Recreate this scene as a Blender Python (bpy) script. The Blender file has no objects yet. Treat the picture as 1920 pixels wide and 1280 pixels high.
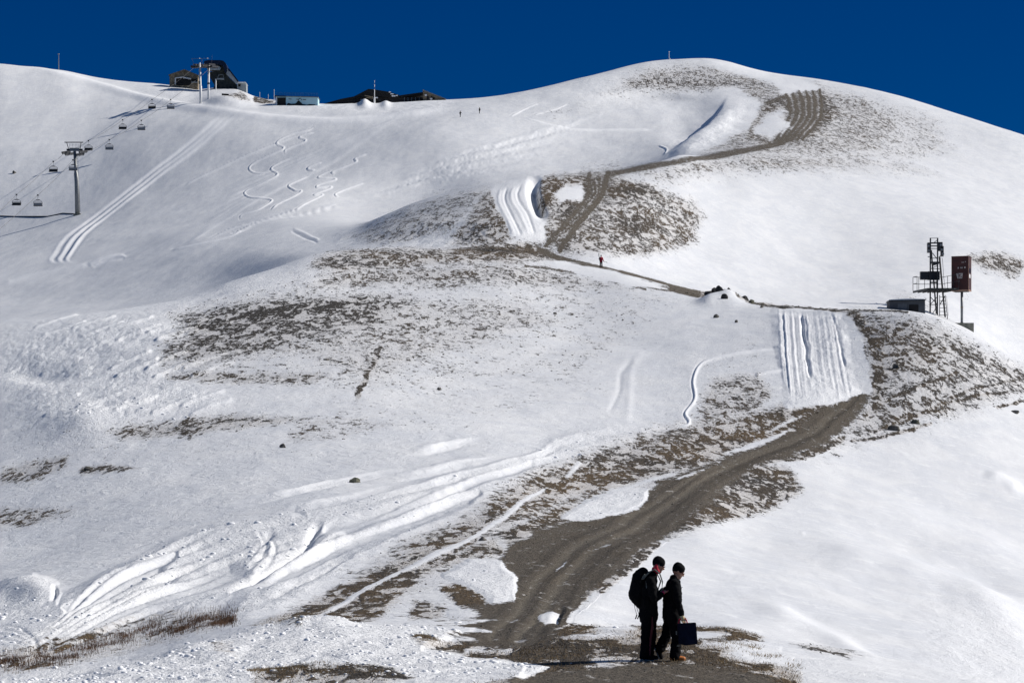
import bpy, bmesh, math, random
import numpy as np
from mathutils import Vector, Matrix
R = math.radians
random.seed(7)
C = bpy.context.scene.collection

# ---------------------------------------------------------------- camera, sky, sun, exposure
W_, H_, F_, HZ = 1920.0, 1280.0, 5333.0, 1000.0      # photo frame, focal length in its pixels, eye-level row
cd = bpy.data.cameras.new('camera'); cam = bpy.data.objects.new('camera', cd); C.objects.link(cam)
cam.location = (0, 0, 0); cam.rotation_euler = (R(90), 0, 0)
cd.sensor_width = 36; cd.lens = F_ * 36 / W_; cd.shift_y = (HZ - H_ / 2) / W_
cd.clip_start = 0.5; cd.clip_end = 20000
bpy.context.scene.camera = cam
SUN_EL, SUN_AZ = 34.0, 10.0        # elevation; degrees beyond due right, away from the camera
sd = Vector((math.cos(R(SUN_EL)) * math.cos(R(SUN_AZ)), math.cos(R(SUN_EL)) * math.sin(R(SUN_AZ)), math.sin(R(SUN_EL))))
ld = bpy.data.lights.new('sun', 'SUN'); lo = bpy.data.objects.new('sun', ld); C.objects.link(lo)
ld.energy = 4.6; ld.angle = R(0.5); ld.color = (1.0, 0.955, 0.89)
lo.rotation_euler = (-sd).to_track_quat('-Z', 'Y').to_euler(); lo.location = (60, 60, 120)
w = bpy.data.worlds.new('World'); bpy.context.scene.world = w; w.use_nodes = True
nt = w.node_tree; nt.nodes.clear()
sky = nt.nodes.new('ShaderNodeTexSky'); sky.sky_type = 'NISHITA'; sky.sun_disc = False
sky.sun_elevation = R(SUN_EL); sky.sun_rotation = R(90 - SUN_AZ); sky.altitude = 2600; sky.air_density = 0.9; sky.dust_density = 0.0; sky.ozone_density = 4.0
tc = nt.nodes.new('ShaderNodeTexCoord'); sp = nt.nodes.new('ShaderNodeSeparateXYZ'); nt.links.new(tc.outputs['Generated'], sp.inputs[0])
rp = nt.nodes.new('ShaderNodeValToRGB'); rp.color_ramp.elements[0].position = 0.0; rp.color_ramp.elements[0].color = (0.0, 0.165, 0.34, 1)
rp.color_ramp.elements[1].position = 0.6; rp.color_ramp.elements[1].color = (.95, 0.88, 0.80, 1)
e = rp.color_ramp.elements.new(0.22); e.color = (0.0, 0.140, 0.35, 1)
mx = nt.nodes.new('ShaderNodeMix'); mx.data_type = 'RGBA'; mx.blend_type = 'MULTIPLY'; mx.inputs[0].default_value = 1
bg = nt.nodes.new('ShaderNodeBackground'); bg.inputs[1].default_value = 0.10
ow = nt.nodes.new('ShaderNodeOutputWorld')
nt.links.new(sp.outputs[2], rp.inputs[0]); nt.links.new(sky.outputs[0], mx.inputs[6]); nt.links.new(rp.outputs[0], mx.inputs[7])
nt.links.new(mx.outputs[2], bg.inputs[0]); nt.links.new(bg.outputs[0], ow.inputs[0])
vs = bpy.context.scene.view_settings
vs.view_transform = 'Standard'; vs.look = 'None'; vs.gamma = 1; vs.use_curve_mapping = False; vs.exposure = 0.08

# ---------------------------------------------------------------- tagging and mesh helpers
def tag(o, label=None, cat=None, group=None, kind=None):
    if label: o['label'] = label
    if cat: o['category'] = cat
    if group: o['group'] = group
    if kind: o['kind'] = kind
    return o

def empty(name, loc, label=None, cat=None, group=None, rz=0):
    o = bpy.data.objects.new(name, None); C.objects.link(o); o.location = loc; o.rotation_euler = (0, 0, rz)
    o.empty_display_size = 0.3
    return tag(o, label, cat, group)

def copy_tree(o, parent=None):
    c = o.copy(); C.objects.link(c)
    if parent: c.parent = parent
    for ch in [k for k in bpy.data.objects if k.parent == o]: copy_tree(ch, c)
    return c

class MB:
    def __init__(s): s.bm = bmesh.new()
    def box(s, c, d, rz=0, rot=None, bev=0):
        M = Matrix.Translation(c) @ (rot.to_4x4() if rot else Matrix.Rotation(rz, 4, 'Z')) @ Matrix.Diagonal((d[0], d[1], d[2], 1))
        r = bmesh.ops.create_cube(s.bm, size=1, matrix=M)
        if bev:
            es = {e for v in r['verts'] for e in v.link_edges}
            bmesh.ops.bevel(s.bm, geom=list(es), offset=bev, segments=2, affect='EDGES', profile=0.6)
        return s
    def bar(s, a, b, wd, wd2=None):
        a = Vector(a); b = Vector(b); d = b - a; q = d.to_track_quat('Z', 'Y')
        M = Matrix.Translation((a + b) / 2) @ q.to_matrix().to_4x4() @ Matrix.Diagonal((wd, wd2 or wd, d.length, 1))
        bmesh.ops.create_cube(s.bm, size=1, matrix=M); return s
    def tube(s, pts, r, seg=8, caps=True):
        pts = [Vector(p) for p in pts]; n = len(pts); rr = r if isinstance(r, (list, tuple)) else [r] * n
        rings = []
        for i, p in enumerate(pts):
            t = (pts[min(i + 1, n - 1)] - pts[max(i - 1, 0)]).normalized()
            q = t.to_track_quat('Z', 'Y')
            rings.append([s.bm.verts.new(p + q @ Vector((math.cos(2 * math.pi * k / seg) * rr[i], math.sin(2 * math.pi * k / seg) * rr[i], 0))) for k in range(seg)])
        for a, b in zip(rings, rings[1:]):
            for k in range(seg):
                s.bm.faces.new((a[k], a[(k + 1) % seg], b[(k + 1) % seg], b[k]))
        if caps:
            s.bm.faces.new(rings[0][::-1]); s.bm.faces.new(rings[-1])
        return s
    def prism(s, poly, y0, y1, ax='y'):
        # polygon in (x,z) extruded along y, or in (x,y) extruded along z, or (y,z) along x
        f = {'y': lambda p, t: (p[0], t, p[1]), 'z': lambda p, t: (p[0], p[1], t), 'x': lambda p, t: (t, p[0], p[1])}[ax]
        A = [s.bm.verts.new(f(p, y0)) for p in poly]; B = [s.bm.verts.new(f(p, y1)) for p in poly]; n = len(poly)
        s.bm.faces.new(A); s.bm.faces.new(B[::-1])
        for k in range(n): s.bm.faces.new((A[k], B[k], B[(k + 1) % n], A[(k + 1) % n]))
        return s
    def build(s, name, mat, parent=None, smooth=False, label=None):
        bmesh.ops.recalc_face_normals(s.bm, faces=s.bm.faces)
        me = bpy.data.meshes.new(name); s.bm.to_mesh(me); s.bm.free(); me.materials.append(mat)
        if smooth:
            for p in me.polygons: p.use_smooth = True
        o = bpy.data.objects.new(name, me); C.objects.link(o)
        if parent: o.parent = parent
        if label: o['label'] = label
        return o

def mat(name, col, rough=0.7, metal=0.0, var=0.12, scale=3.0, bump=0.0, col2=None, sc2=None):
    m = bpy.data.materials.new(name); m.use_nodes = True; t = m.node_tree; b = t.nodes['Principled BSDF']
    b.inputs['Roughness'].default_value = rough; b.inputs['Metallic'].default_value = metal
    tcn = t.nodes.new('ShaderNodeTexCoord'); mp = t.nodes.new('ShaderNodeMapping')
    if sc2: mp.inputs['Scale'].default_value = sc2
    t.links.new(tcn.outputs['Object'], mp.inputs[0])
    n = t.nodes.new('ShaderNodeTexNoise'); n.inputs['Scale'].default_value = scale; n.inputs['Detail'].default_value = 5
    t.links.new(mp.outputs[0], n.inputs[0])
    r = t.nodes.new('ShaderNodeValToRGB'); r.color_ramp.elements[0].position = 0.3; r.color_ramp.elements[1].position = 0.7
    c2 = col2 or tuple(min(1, c * (1 + var) + 0.004) for c in col); c1 = col if col2 else tuple(c * (1 - var) for c in col)
    r.color_ramp.elements[0].color = (*c1, 1); r.color_ramp.elements[1].color = (*c2, 1)
    t.links.new(n.outputs[0], r.inputs[0]); t.links.new(r.outputs[0], b.inputs['Base Color'])
    if bump:
        bp = t.nodes.new('ShaderNodeBump'); bp.inputs['Strength'].default_value = bump; bp.inputs['Distance'].default_value = 0.05
        t.links.new(n.outputs[0], bp.inputs['Height']); t.links.new(bp.outputs[0], b.inputs['Normal'])
    return m

# ---------------------------------------------------------------- terrain: a height field z(azimuth, distance)
# Each contour: {x in photo: (elevation row, distance in m)}; crests have a hidden dip behind them.
def cur(d):
    xs = sorted(d); return np.array(xs, float), np.array([d[x][0] for x in xs], float), np.array([d[x][1] for x in xs], float)
def pchip1(x, y, q):
    h = np.diff(x); dl = np.diff(y) / h; m = np.zeros_like(y)
    for i in range(1, len(x) - 1):
        if dl[i - 1] * dl[i] > 0:
            w1 = 2 * h[i] + h[i - 1]; w2 = h[i] + 2 * h[i - 1]; m[i] = (w1 + w2) / (w1 / dl[i - 1] + w2 / dl[i])
    q = np.clip(q, x[0], x[-1]); k = np.clip(np.searchsorted(x, q) - 1, 0, len(x) - 2); t = (q - x[k]) / h[k]
    return ((1 + 2 * t) * (1 - t) ** 2) * y[k] + t * (1 - t) ** 2 * h[k] * m[k] + t * t * (3 - 2 * t) * y[k + 1] + t * t * (t - 1) * h[k] * m[k + 1]

C0a = cur({-1500: (2500, 8), 960: (2500, 8), 3400: (2500, 8)})
C0b = cur({-1500: (1480, 26), 0: (1440, 26), 960: (1425, 26), 3400: (1500, 26)})
C0c = cur({-1500: (1310, 42), 0: (1292, 42), 600: (1275, 43), 1250: (1272, 43), 1600: (1300, 43), 1920: (1345, 43), 3400: (1550, 43)})
C1 = cur({-1500: (1420, 50), -400: (1320, 51), 0: (1272, 53), 150: (1262, 54), 240: (1238, 55), 330: (1210, 56), 380: (1196, 57), 480: (1172, 60), 560: (1160, 62),
          640: (1163, 62), 720: (1172, 62), 900: (1180, 63), 1050: (1172, 64), 1200: (1174, 64), 1350: (1180, 63), 1420: (1196, 62), 1540: (1217, 61), 1700: (1247, 61), 1880: (1290, 61), 2300: (1420, 60), 3400: (1700, 60)})
G1 = {-1500: 1, 200: 1, 480: .8, 640: .15, 800: 0, 1040: 0, 1090: .6, 1300: 1, 3400: 1}
C1e = cur({-1500: (1400, 72), -400: (1300, 72), 0: (1250, 72), 240: (1222, 74), 380: (1182, 75), 480: (1164, 74), 640: (1157, 70), 800: (1163, 68), 1050: (1165, 69), 1200: (1168, 78), 1350: (1174, 78), 1540: (1211, 77), 1700: (1241, 77), 1880: (1284, 77), 2300: (1410, 76), 3400: (1690, 76)})
C2a = cur({-1500: (1380, 100), -400: (1240, 100), 0: (1165, 100), 300: (1115, 100), 600: (1080, 100), 900: (1072, 100), 1050: (1078, 98), 1150: (1070, 100), 1250: (1085, 100), 1400: (1110, 100), 1600: (1150, 100), 1750: (1180, 100), 1920: (1215, 100), 2300: (1310, 100), 3400: (1600, 100)})
C2b = cur({-1500: (1280, 150), -400: (1080, 150), 0: (1005, 150), 300: (960, 150), 600: (930, 150), 900: (925, 150), 1100: (945, 150), 1200: (948, 150), 1300: (948, 148), 1400: (968, 150), 1600: (1005, 150), 1750: (1040, 150), 1920: (1080, 150), 2300: (1190, 150), 3400: (1500, 150)})
C2c = cur({-1500: (1100, 210), -400: (900, 210), 0: (815, 210), 300: (770, 210), 600: (755, 210), 900: (775, 210), 1200: (800, 210), 1400: (812, 210), 1500: (818, 210), 1600: (840, 210), 1750: (870, 210), 1920: (910, 210), 2300: (1030, 210), 3400: (1350, 210)})
C2d = cur({-1500: (1010, 268), -400: (790, 268), 0: (705, 268), 300: (645, 268), 600: (632, 268), 900: (655, 268), 1200: (670, 268), 1500: (668, 266), 1600: (664, 264), 1700: (668, 258), 1800: (695, 256), 1920: (745, 255), 2300: (880, 255), 3400: (1250, 255)})
C3 = cur({-1500: (900, 300), -400: (690, 300), 0: (612, 310), 160: (591, 316), 300: (565, 325), 370: (545, 335), 450: (517, 345), 520: (497, 358), 590: (477, 372), 660: (468, 385), 740: (464, 395), 840: (466, 400), 930: (465, 402), 1030: (488, 400), 1130: (509, 388),
          1200: (526, 375), 1330: (553, 352), 1450: (570, 330), 1590: (581, 305), 1700: (585, 292), 1760: (598, 288), 1800: (618, 285), 1860: (650, 283), 1920: (682, 281), 2300: (840, 280), 3400: (1200, 280)})
G3 = {-1500: 1, 300: 1, 590: 1, 740: .5, 860: .12, 930: 0, 1130: 0, 1250: .35, 1450: .8, 1600: 1, 3400: 1}
C3e = cur({-1500: (880, 500), -400: (680, 500), 0: (606, 500), 160: (586, 500), 370: (540, 500), 590: (473, 470), 740: (461, 440), 840: (462, 425), 930: (461, 418), 1030: (484, 416), 1130: (505, 404), 1200: (521, 415), 1330: (548, 430), 1450: (566, 440), 1590: (577, 450), 1700: (581, 455), 1800: (613, 460), 1920: (677, 465), 2300: (830, 470), 3400: (1190, 480)})
C3f = cur({-1500: (800, 585), -400: (630, 585), 0: (558, 585), 200: (522, 575), 400: (486, 550), 520: (470, 520), 590: (461, 515), 660: (448, 505), 740: (425, 480), 850: (410, 460), 930: (405, 450), 1030: (415, 450), 1130: (440, 450), 1330: (480, 480), 1590: (500, 520), 1750: (510, 520), 1920: (560, 520), 2300: (700, 520), 3400: (1050, 520)})
C4 = cur({-1500: (760, 640), -400: (600, 640), 0: (520, 640), 200: (480, 635), 400: (442, 620), 520: (432, 600), 590: (434, 575), 660: (427, 560), 720: (403, 550), 780: (378, 550), 850: (357, 550), 920: (341, 552), 1000: (330, 556), 1060: (324, 560), 1160: (317, 570), 1230: (303, 590), 1290: (291, 620), 1380: (291, 640), 1450: (300, 640), 1600: (330, 640), 1750: (372, 635), 1920: (425, 630), 2300: (570, 620), 3400: (950, 620)})
G4 = {-1500: 0, 590: 0, 720: .5, 800: 1, 1160: 1, 1260: .5, 1330: 0, 3400: 0}
C4e = cur({-1500: (730, 672), -400: (578, 672), 0: (495, 672), 200: (454, 668), 400: (417, 660), 520: (398, 655), 590: (390, 660), 660: (386, 675), 780: (374, 690), 920: (338, 700), 1060: (321, 710), 1160: (314, 715), 1230: (299, 715), 1290: (286, 690), 1380: (282, 680), 1450: (290, 665), 1600: (321, 663), 1750: (362, 658), 1920: (414, 655), 2300: (560, 645), 3400: (940, 645)})
C4b = cur({-1500: (680, 765), -400: (530, 765), 0: (437, 765), 145: (402, 765), 400: (338, 765), 600: (298, 765), 860: (262, 765), 1000: (262, 775), 1100: (262, 785), 1200: (255, 790), 1260: (250, 790), 1330: (238, 780), 1450: (243, 760), 1600: (270, 750), 1750: (310, 740), 1920: (365, 730), 2300: (510, 720), 3400: (880, 720)})
C4c = cur({-1500: (420, 850), -400: (330, 850), 0: (270, 850), 145: (262, 850), 300: (235, 850), 450: (222, 840), 600: (224, 830), 860: (213, 820), 1000: (205, 835), 1150: (190, 860), 1260: (180, 880), 1350: (170, 890), 1450: (180, 870), 1600: (215, 840), 1750: (256, 820), 1920: (306, 800), 2300: (450, 790), 3400: (800, 780)})
C5 = cur({-1500: (150, 940), -400: (118, 950), 0: (121, 950), 60: (127, 950), 110: (131, 948), 170: (143, 945), 230: (151, 942), 300: (157, 940), 340: (161, 936), 375: (168, 930), 400: (166, 925), 440: (167, 920), 465: (176, 912), 480: (182, 905), 560: (190, 895), 640: (196, 890), 700: (197, 888), 760: (194, 886), 800: (190, 885), 840: (187, 885), 920: (180, 890), 1000: (166, 905), 1060: (153, 920), 1130: (136, 945), 1180: (124, 965),
          1220: (116, 980), 1280: (111, 995), 1330: (109, 1000), 1360: (113, 995), 1400: (124, 985), 1450: (136, 970), 1530: (148, 950), 1600: (161, 935), 1680: (179, 920), 1760: (204, 905), 1840: (227, 890), 1920: (253, 875), 2100: (320, 860), 2300: (400, 850), 3400: (780, 840)})
C6 = cur({-1500: (230, 1100), 0: (190, 1100), 600: (240, 1050), 1330: (220, 1150), 1920: (340, 1050), 3400: (850, 1000)})
C7 = cur({-1500: (900, 1900), 960: (900, 1900), 3400: (1200, 1900)})
xs_in = np.arange(-30, 1951, 1.55)
xs_l = -30 - np.geomspace(4, 1450, 70)[::-1]; xs_r = 1950 + np.geomspace(4, 1450, 70)
PX = np.concatenate([xs_l, xs_in, xs_r]); NC = len(PX)
seq = [(C0a, None, 10), (C0b, None, 16), (C0c, None, 50), (C1, G1, 6), (C1e, None, 40), (C2a, None, 70), (C2b, None, 75), (C2c, None, 70), (C2d, None, 60), (C3, G3, 8),
       (C3e, None, 46), (C3f, None, 46), (C4, G4, 6), (C4e, None, 76), (C4b, None, 60), (C4c, None, 52), (C5, None, 10), (C6, None, 5), (C7, None, 0)]
UX = np.arange(-1520, 3420, 2.0)
def smx(v, sg):
    hw = int(1.5 * sg); k = np.exp(-.5 * (np.arange(-hw, hw + 1) * 2 / sg) ** 2); k /= k.sum(); n = len(k) // 2
    return np.interp(PX, UX, np.convolve(np.pad(v, n, mode='edge'), k, 'valid'))
K = len(seq) ; KD = []; KE = []; NR = []
CV = [(smx(pchip1(xs, ys, UX), 7), smx(pchip1(xs, ds, UX), 28)) for (xs, ys, ds), g, n in seq]
for q_, ((xs, ys, ds), g, n) in enumerate(seq):
    y, D = CV[q_]; KD.append(D); KE.append((HZ - y) / F_); NR.append(n)
    if g:
        gx = np.array(sorted(g), float); gv = smx(np.interp(UX, gx, [g[k] for k in sorted(g)]), 42) ** 1.5; Dn = CV[q_ + 1][1]; en = (HZ - CV[q_ + 1][0]) / F_
        KD.append(.55 * D + .45 * Dn); KE.append((1 - gv) * (.55 * KE[-1] + .45 * en) + gv * (KE[-1] - .0075)); NR.append(8)
KD = np.array(KD); KE = np.array(KE)
for i in range(1, len(KD)): KD[i] = np.maximum(KD[i], KD[i - 1] * 1.012)
h = np.diff(KD, axis=0); dl = np.diff(KE, axis=0) / h; Mk = np.zeros_like(KE)
w1 = 2 * h[1:] + h[:-1]; w2 = h[1:] + 2 * h[:-1]
with np.errstate(all='ignore'):
    mm = (w1 + w2) / (w1 / dl[:-1] + w2 / dl[1:])
Mk[1:-1] = np.where(dl[:-1] * dl[1:] > 0, mm, 0); Mk[0] = dl[0]; Mk[-1] = dl[-1]
kk = np.exp(-.5 * (np.arange(-26, 27) / 11.0) ** 2); kk /= kk.sum()
Mk = np.array([np.convolve(np.pad(m, 26, mode='edge'), kk, 'valid') for m in Mk])
rowsD, rowsE = [], []
for i in range(len(KD) - 1):
    n = max(NR[i], 2)
    for t0 in np.arange(n) / n:
        D = KD[i] * (KD[i + 1] / KD[i]) ** t0; t = (D - KD[i]) / h[i]
        E = ((1 + 2 * t) * (1 - t) ** 2) * KE[i] + t * (1 - t) ** 2 * h[i] * Mk[i] + t * t * (3 - 2 * t) * KE[i + 1] + t * t * (t - 1) * h[i] * Mk[i + 1]
        rowsD.append(D); rowsE.append(E)
rowsD.append(KD[-1]); rowsE.append(KE[-1])
GD = np.array(rowsD); GE = np.array(rowsE); NRW = GD.shape[0]
GX = (PX[None, :] - 960) / F_ * GD; GZ = GE * GD; GPX = np.broadcast_to(PX[None, :], GD.shape).copy(); GPY = HZ - GE * F_
print('terrain', GD.shape)

# value noise, vectorised
def vnoise(x, y, seed=0):
    c, q = math.cos(seed * 1.3 + .4), math.sin(seed * 1.3 + .4); x, y = x * c + y * q, -x * q + y * c
    xi = np.floor(x).astype(np.int64); yi = np.floor(y).astype(np.int64); fx = x - xi; fy = y - yi
    ux = fx * fx * fx * (fx * (fx * 6 - 15) + 10); uy = fy * fy * fy * (fy * (fy * 6 - 15) + 10)
    def g(a, b, dx, dy):
        n = (a * 374761393 + b * 668265263 + seed * 974634777) & 0x7fffffff
        n = ((n ^ (n >> 13)) * 1274126177) & 0x7fffffff
        k = (n ^ (n >> 16)) & 255
        return GCOS[k] * dx + GSIN[k] * dy
    return 1.5 * ((g(xi, yi, fx, fy) * (1 - ux) + g(xi + 1, yi, fx - 1, fy) * ux) * (1 - uy) + (g(xi, yi + 1, fx, fy - 1) * (1 - ux) + g(xi + 1, yi + 1, fx - 1, fy - 1) * ux) * uy)
GCOS = np.cos(np.arange(256) * 2 * math.pi / 256); GSIN = np.sin(np.arange(256) * 2 * math.pi / 256)

GY = GD
cell = np.abs(np.gradient(GD, axis=0))
def oct_(wl, stretch, seed, ang=0.0):
    ca, sa = math.cos(ang), math.sin(ang)
    X = GX * ca + GY * sa; Y = -GX * sa + GY * ca
    n = vnoise(X / wl + seed * 3.1, Y / (wl * stretch) - seed * 1.7, seed)
    return n * np.clip((wl * stretch) / (2.2 * cell) - 0.7, 0, 1)

# masks -----------------------------------------------------------------
wpx = GPX + 5 * vnoise(GX / 2.3, GY / 9.0, 11) + 2.5 * vnoise(GX / 0.8, GY / 3.0, 12) + 9 * vnoise(GX / 7, GY / 30, 15)
wpy = GPY + 2.5 * vnoise(GX / 2.5, GY / 10.0, 13) + 1.3 * vnoise(GX / 0.8, GY / 3.0, 14) + 3 * vnoise(GX / 8, GY / 30, 16)
def gpos(x, y):
    """ground point seen at photo position (x,y): (X, Y, Z) on the undisplaced terrain"""
    j = int(np.clip(np.searchsorted(PX, x), 1, NC - 1)); t = (x - PX[j - 1]) / (PX[j] - PX[j - 1])
    py = GPY[:, j - 1] * (1 - t) + GPY[:, j] * t; dd = GD[:, j - 1] * (1 - t) + GD[:, j] * t
    k = np.nonzero(py <= y)[0]; k = k[0] if len(k) else int(np.argmin(py))
    if k == 0: return (0, 10, -2)
    a = py[k - 1]; b = py[k]; s = 0 if a == b else (a - y) / (a - b); D = dd[k - 1] + (dd[k] - dd[k - 1]) * min(max(s, 0), 1)
    return ((x - 960) / F_ * D, D, (HZ - max(y, py.min())) / F_ * D)
def gz(X, Y):
    """terrain height under world X,Y (displaced)"""
    x = X / Y * F_ + 960; j = int(np.clip(np.searchsorted(PX, x), 1, NC - 1)); t = (x - PX[j - 1]) / (PX[j] - PX[j - 1])
    z = ZF[:, j - 1] * (1 - t) + ZF[:, j] * t; d = GD[:, j - 1] * (1 - t) + GD[:, j] * t
    return float(np.interp(Y, d, z))
def region(pts, pad, warp=True):
    P = np.array(pts, float); x0, y0 = P.min(0) - pad; x1, y1 = P.max(0) + pad
    ds = [gpos(max(-1400, a), b)[1] for a, b in pts]
    m = (GPX > x0) & (GPX < x1) & (GPY > y0) & (GPY < y1) & (GD > min(ds) * .72) & (GD < max(ds) * 1.3)
    idx = np.nonzero(m); D = GD[idx]; global GATE
    GATE = np.clip((D / (min(ds) * .72) - 1) * 6, 0, 1) * np.clip((1.3 - D / max(ds)) * 6, 0, 1); return idx
def poly(pts, soft=8, warp=True):
    idx = region(pts, soft + 14); X = (wpx if warp else GPX)[idx]; Y = (wpy if warp else GPY)[idx]
    P = np.array(pts, float); n = len(P); ins = np.zeros(X.shape, bool); dm = np.full(X.shape, 1e9)
    for i in range(n):
        a = P[i]; b = P[(i + 1) % n]
        c = ((a[1] > Y) != (b[1] > Y))
        with np.errstate(all='ignore'): xx = (b[0] - a[0]) * (Y - a[1]) / (b[1] - a[1]) + a[0]
        ins ^= c & (X < xx)
        d = b - a; L = d @ d; t = np.clip(((X - a[0]) * d[0] + (Y - a[1]) * d[1]) / max(L, 1e-9), 0, 1)
        dm = np.minimum(dm, np.hypot(X - a[0] - t * d[0], Y - a[1] - t * d[1]))
    s = np.where(ins, dm, -dm); return idx, np.clip(s / soft * .5 + .68, 0, 1) * GATE
def sdist(pts, pad, warp=False):
    """signed distance to an open polyline, and position along it"""
    idx = region(pts, pad); wv = float(warp); X = GPX[idx] * (1 - wv) + wpx[idx] * wv; Y = GPY[idx] * (1 - wv) + wpy[idx] * wv
    P = np.array(pts, float); dm = np.full(X.shape, 1e9); sg = np.zeros(X.shape); al = np.zeros(X.shape)
    L0 = 0
    for i in range(len(P) - 1):
        a = P[i]; d = P[i + 1] - a; L = math.hypot(*d); t = np.clip(((X - a[0]) * d[0] + (Y - a[1]) * d[1]) / (L * L), 0, 1)
        dd = np.hypot(X - a[0] - t * d[0], Y - a[1] - t * d[1]); cr = (X - a[0]) * d[1] - (Y - a[1]) * d[0]
        m = dd < dm; dm = np.where(m, dd, dm); sg = np.where(m, np.sign(cr), sg); al = np.where(m, L0 + t * L, al); L0 += L
    return idx, dm, sg, al / L0
def smooth_line(pts, n=6):
    P = [np.array(p, float) for p in pts]; out = []
    for i in range(len(P) - 1):
        p0 = P[max(i - 1, 0)]; p1 = P[i]; p2 = P[i + 1]; p3 = P[min(i + 2, len(P) - 1)]
        for t in np.arange(n) / n:
            out.append(0.5 * ((2 * p1) + (-p0 + p2) * t + (2 * p0 - 5 * p1 + 4 * p2 - p3) * t * t + (-p0 + 3 * p1 - 3 * p2 + p3) * t ** 3))
    out.append(P[-1]); return [tuple(p) for p in out]
Dirt = np.zeros(GD.shape); Road = np.zeros(GD.shape); Fresh = np.zeros(GD.shape); Brown = np.zeros(GD.shape); Rough = np.zeros(GD.shape); HT = np.zeros(GD.shape)
def dirt(pts, v, brown=0.3, soft=14):
    i, m = poly(pts, soft * 1.7); Dirt[i] = np.maximum(Dirt[i], m * v); Brown[i] = np.where(m * v >= Dirt[i] - 1e-6, Brown[i] * (1 - m) + brown * m, Brown[i])
def dline(pts, v, wd, brown=0.3):
    i, d, s, a = sdist(smooth_line(pts), wd * 2 + 14, True); m = np.clip(1.5 - d / wd, 0, 1); Dirt[i] = np.maximum(Dirt[i], m * v); Brown[i] = Brown[i] * (1 - m) + brown * m
def road(pts, v=1, soft=5):
    i, m = poly(pts, soft * 3.6); m = np.clip(m * (1 + .25 * vnoise(GX[i] / 1.6, GY[i] / 5, 77)), 0, 1); Road[i] = np.maximum(Road[i], m * v); Brown[i] = Brown[i] * (1 - m) + .35 * m
def rline(pts, v, wd):
    i, d, s, a = sdist(smooth_line(pts), wd * 2 + 12, .18); m = np.clip(1.5 - d / wd, 0, 1); Road[i] = np.maximum(Road[i], m * v)
def clear(pts, soft=5, fresh=.5, rough=.0, keep=0.0):
    i, m = poly(pts, soft); Dirt[i] *= 1 - m * (1 - keep); Road[i] *= 1 - m * (1 - keep); Fresh[i] = np.maximum(Fresh[i], m * fresh); Rough[i] = np.maximum(Rough[i], m * rough)
def rough(pts, v, fresh=0.3, soft=10):
    i, m = poly(pts, soft); Rough[i] = np.maximum(Rough[i], m * v); Fresh[i] = np.maximum(Fresh[i], m * fresh)
def rut(pts, wd, hgt, fresh=0.7, clr=0.0, groove=0.0, warp=False, fade=True, ns=1.0):
    """snow ridge (hgt>0) or groove (hgt<0) following a line; hgt in metres, wd half width in photo pixels"""
    L = smooth_line(pts); i, d, s, a = sdist(L, wd * 2.6 + 10, warp); sc = .02 * GD[i]
    wn = wd * (1 + .22 * ns * vnoise(GX[i] / sc, GY[i] / (sc * 3), 33)); g = np.exp(-(d / wn) ** 2) * GATE
    fq = 3.0 if (warp == 1 or wd > 9) else 9
    if fade: g = g * S3(a * fq) * S3((1 - a) * fq)
    HT[i] += g * hgt * (.85 + .35 * ns * vnoise(GX[i] / sc, GY[i] / (sc * 3), 34))
    if groove: HT[i] -= np.exp(-((d * s + wd * 1.1) / (wd * .7)) ** 2) * groove * np.clip(g * 8, 0, 1)
    Fresh[i] = np.maximum(Fresh[i], np.clip(g * 1.5, 0, 1) * fresh)
    if clr: Dirt[i] *= 1 - g * clr; Road[i] *= 1 - g * clr
def smooth_(pts, dep=.2, soft=7):
    i, m = poly(pts, soft); Rough[i] *= 1 - m; Fresh[i] *= 1 - m; HT[i] -= dep * S3(m)
def S3(t): t = np.clip(t, 0, 1); return t * t * (3 - 2 * t)
def step(pts, wd, hgt, far=60):
    """terrain on one side of the directed line is lowered by hgt, fading out over far pixels"""
    L = smooth_line(pts); i, d, s, a = sdist(L, far + 10); sdn = -d * s
    HT[i] -= hgt / (1 + np.exp(-sdn / wd * 2.5)) * S3(1 - d / far) * S3(a * 2.4) * S3((1 - a) * 2.4) * GATE

# sparse-to-dense speckled ground
dirt([(300, 690), (312, 650), (350, 625), (415, 600), (400, 568), (480, 552), (600, 544), (760, 550), (800, 575), (740, 605), (700, 630), (640, 642), (560, 662), (450, 688), (370, 702)], .53, .05, 30)
dirt([(400, 565), (500, 548), (760, 545), (1000, 550), (1080, 600), (960, 640), (800, 690), (700, 735), (560, 690), (420, 700), (330, 690)], .42, .3, 30)
dirt([(300, 702), (450, 700), (620, 700), (600, 722), (440, 728), (320, 722)], .45, .2, 8)
dirt([(330, 600), (400, 572), (640, 556), (640, 590), (480, 640), (360, 650)], .60, .0, 26)
dirt([(430, 588), (520, 568), (690, 560), (690, 576), (560, 590), (450, 610)], .74, .0, 12)
dirt([(200, 812), (250, 790), (330, 783), (440, 772), (600, 780), (480, 802), (380, 818), (230, 822)], .5, .3, 10)
dirt([(540, 780), (640, 770), (760, 790), (640, 830), (520, 840)], .36, .3, 12)
dirt([(560, 720), (900, 700), (1100, 640), (1150, 740), (900, 800), (640, 810)], .30, .3, 30)
dirt([(0, 870), (60, 858), (130, 852), (130, 880), (60, 905), (0, 908)], .46, .35, 8)
dirt([(145, 878), (200, 872), (265, 884), (200, 893), (150, 890)], .5, .2, 5)
dirt([(-40, 948), (60, 948), (160, 955), (130, 975), (60, 990), (-40, 990)], .44, .4, 10)
dline([(718, 655), (708, 680), (688, 705), (672, 738)], .58, 7, .3)
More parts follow.
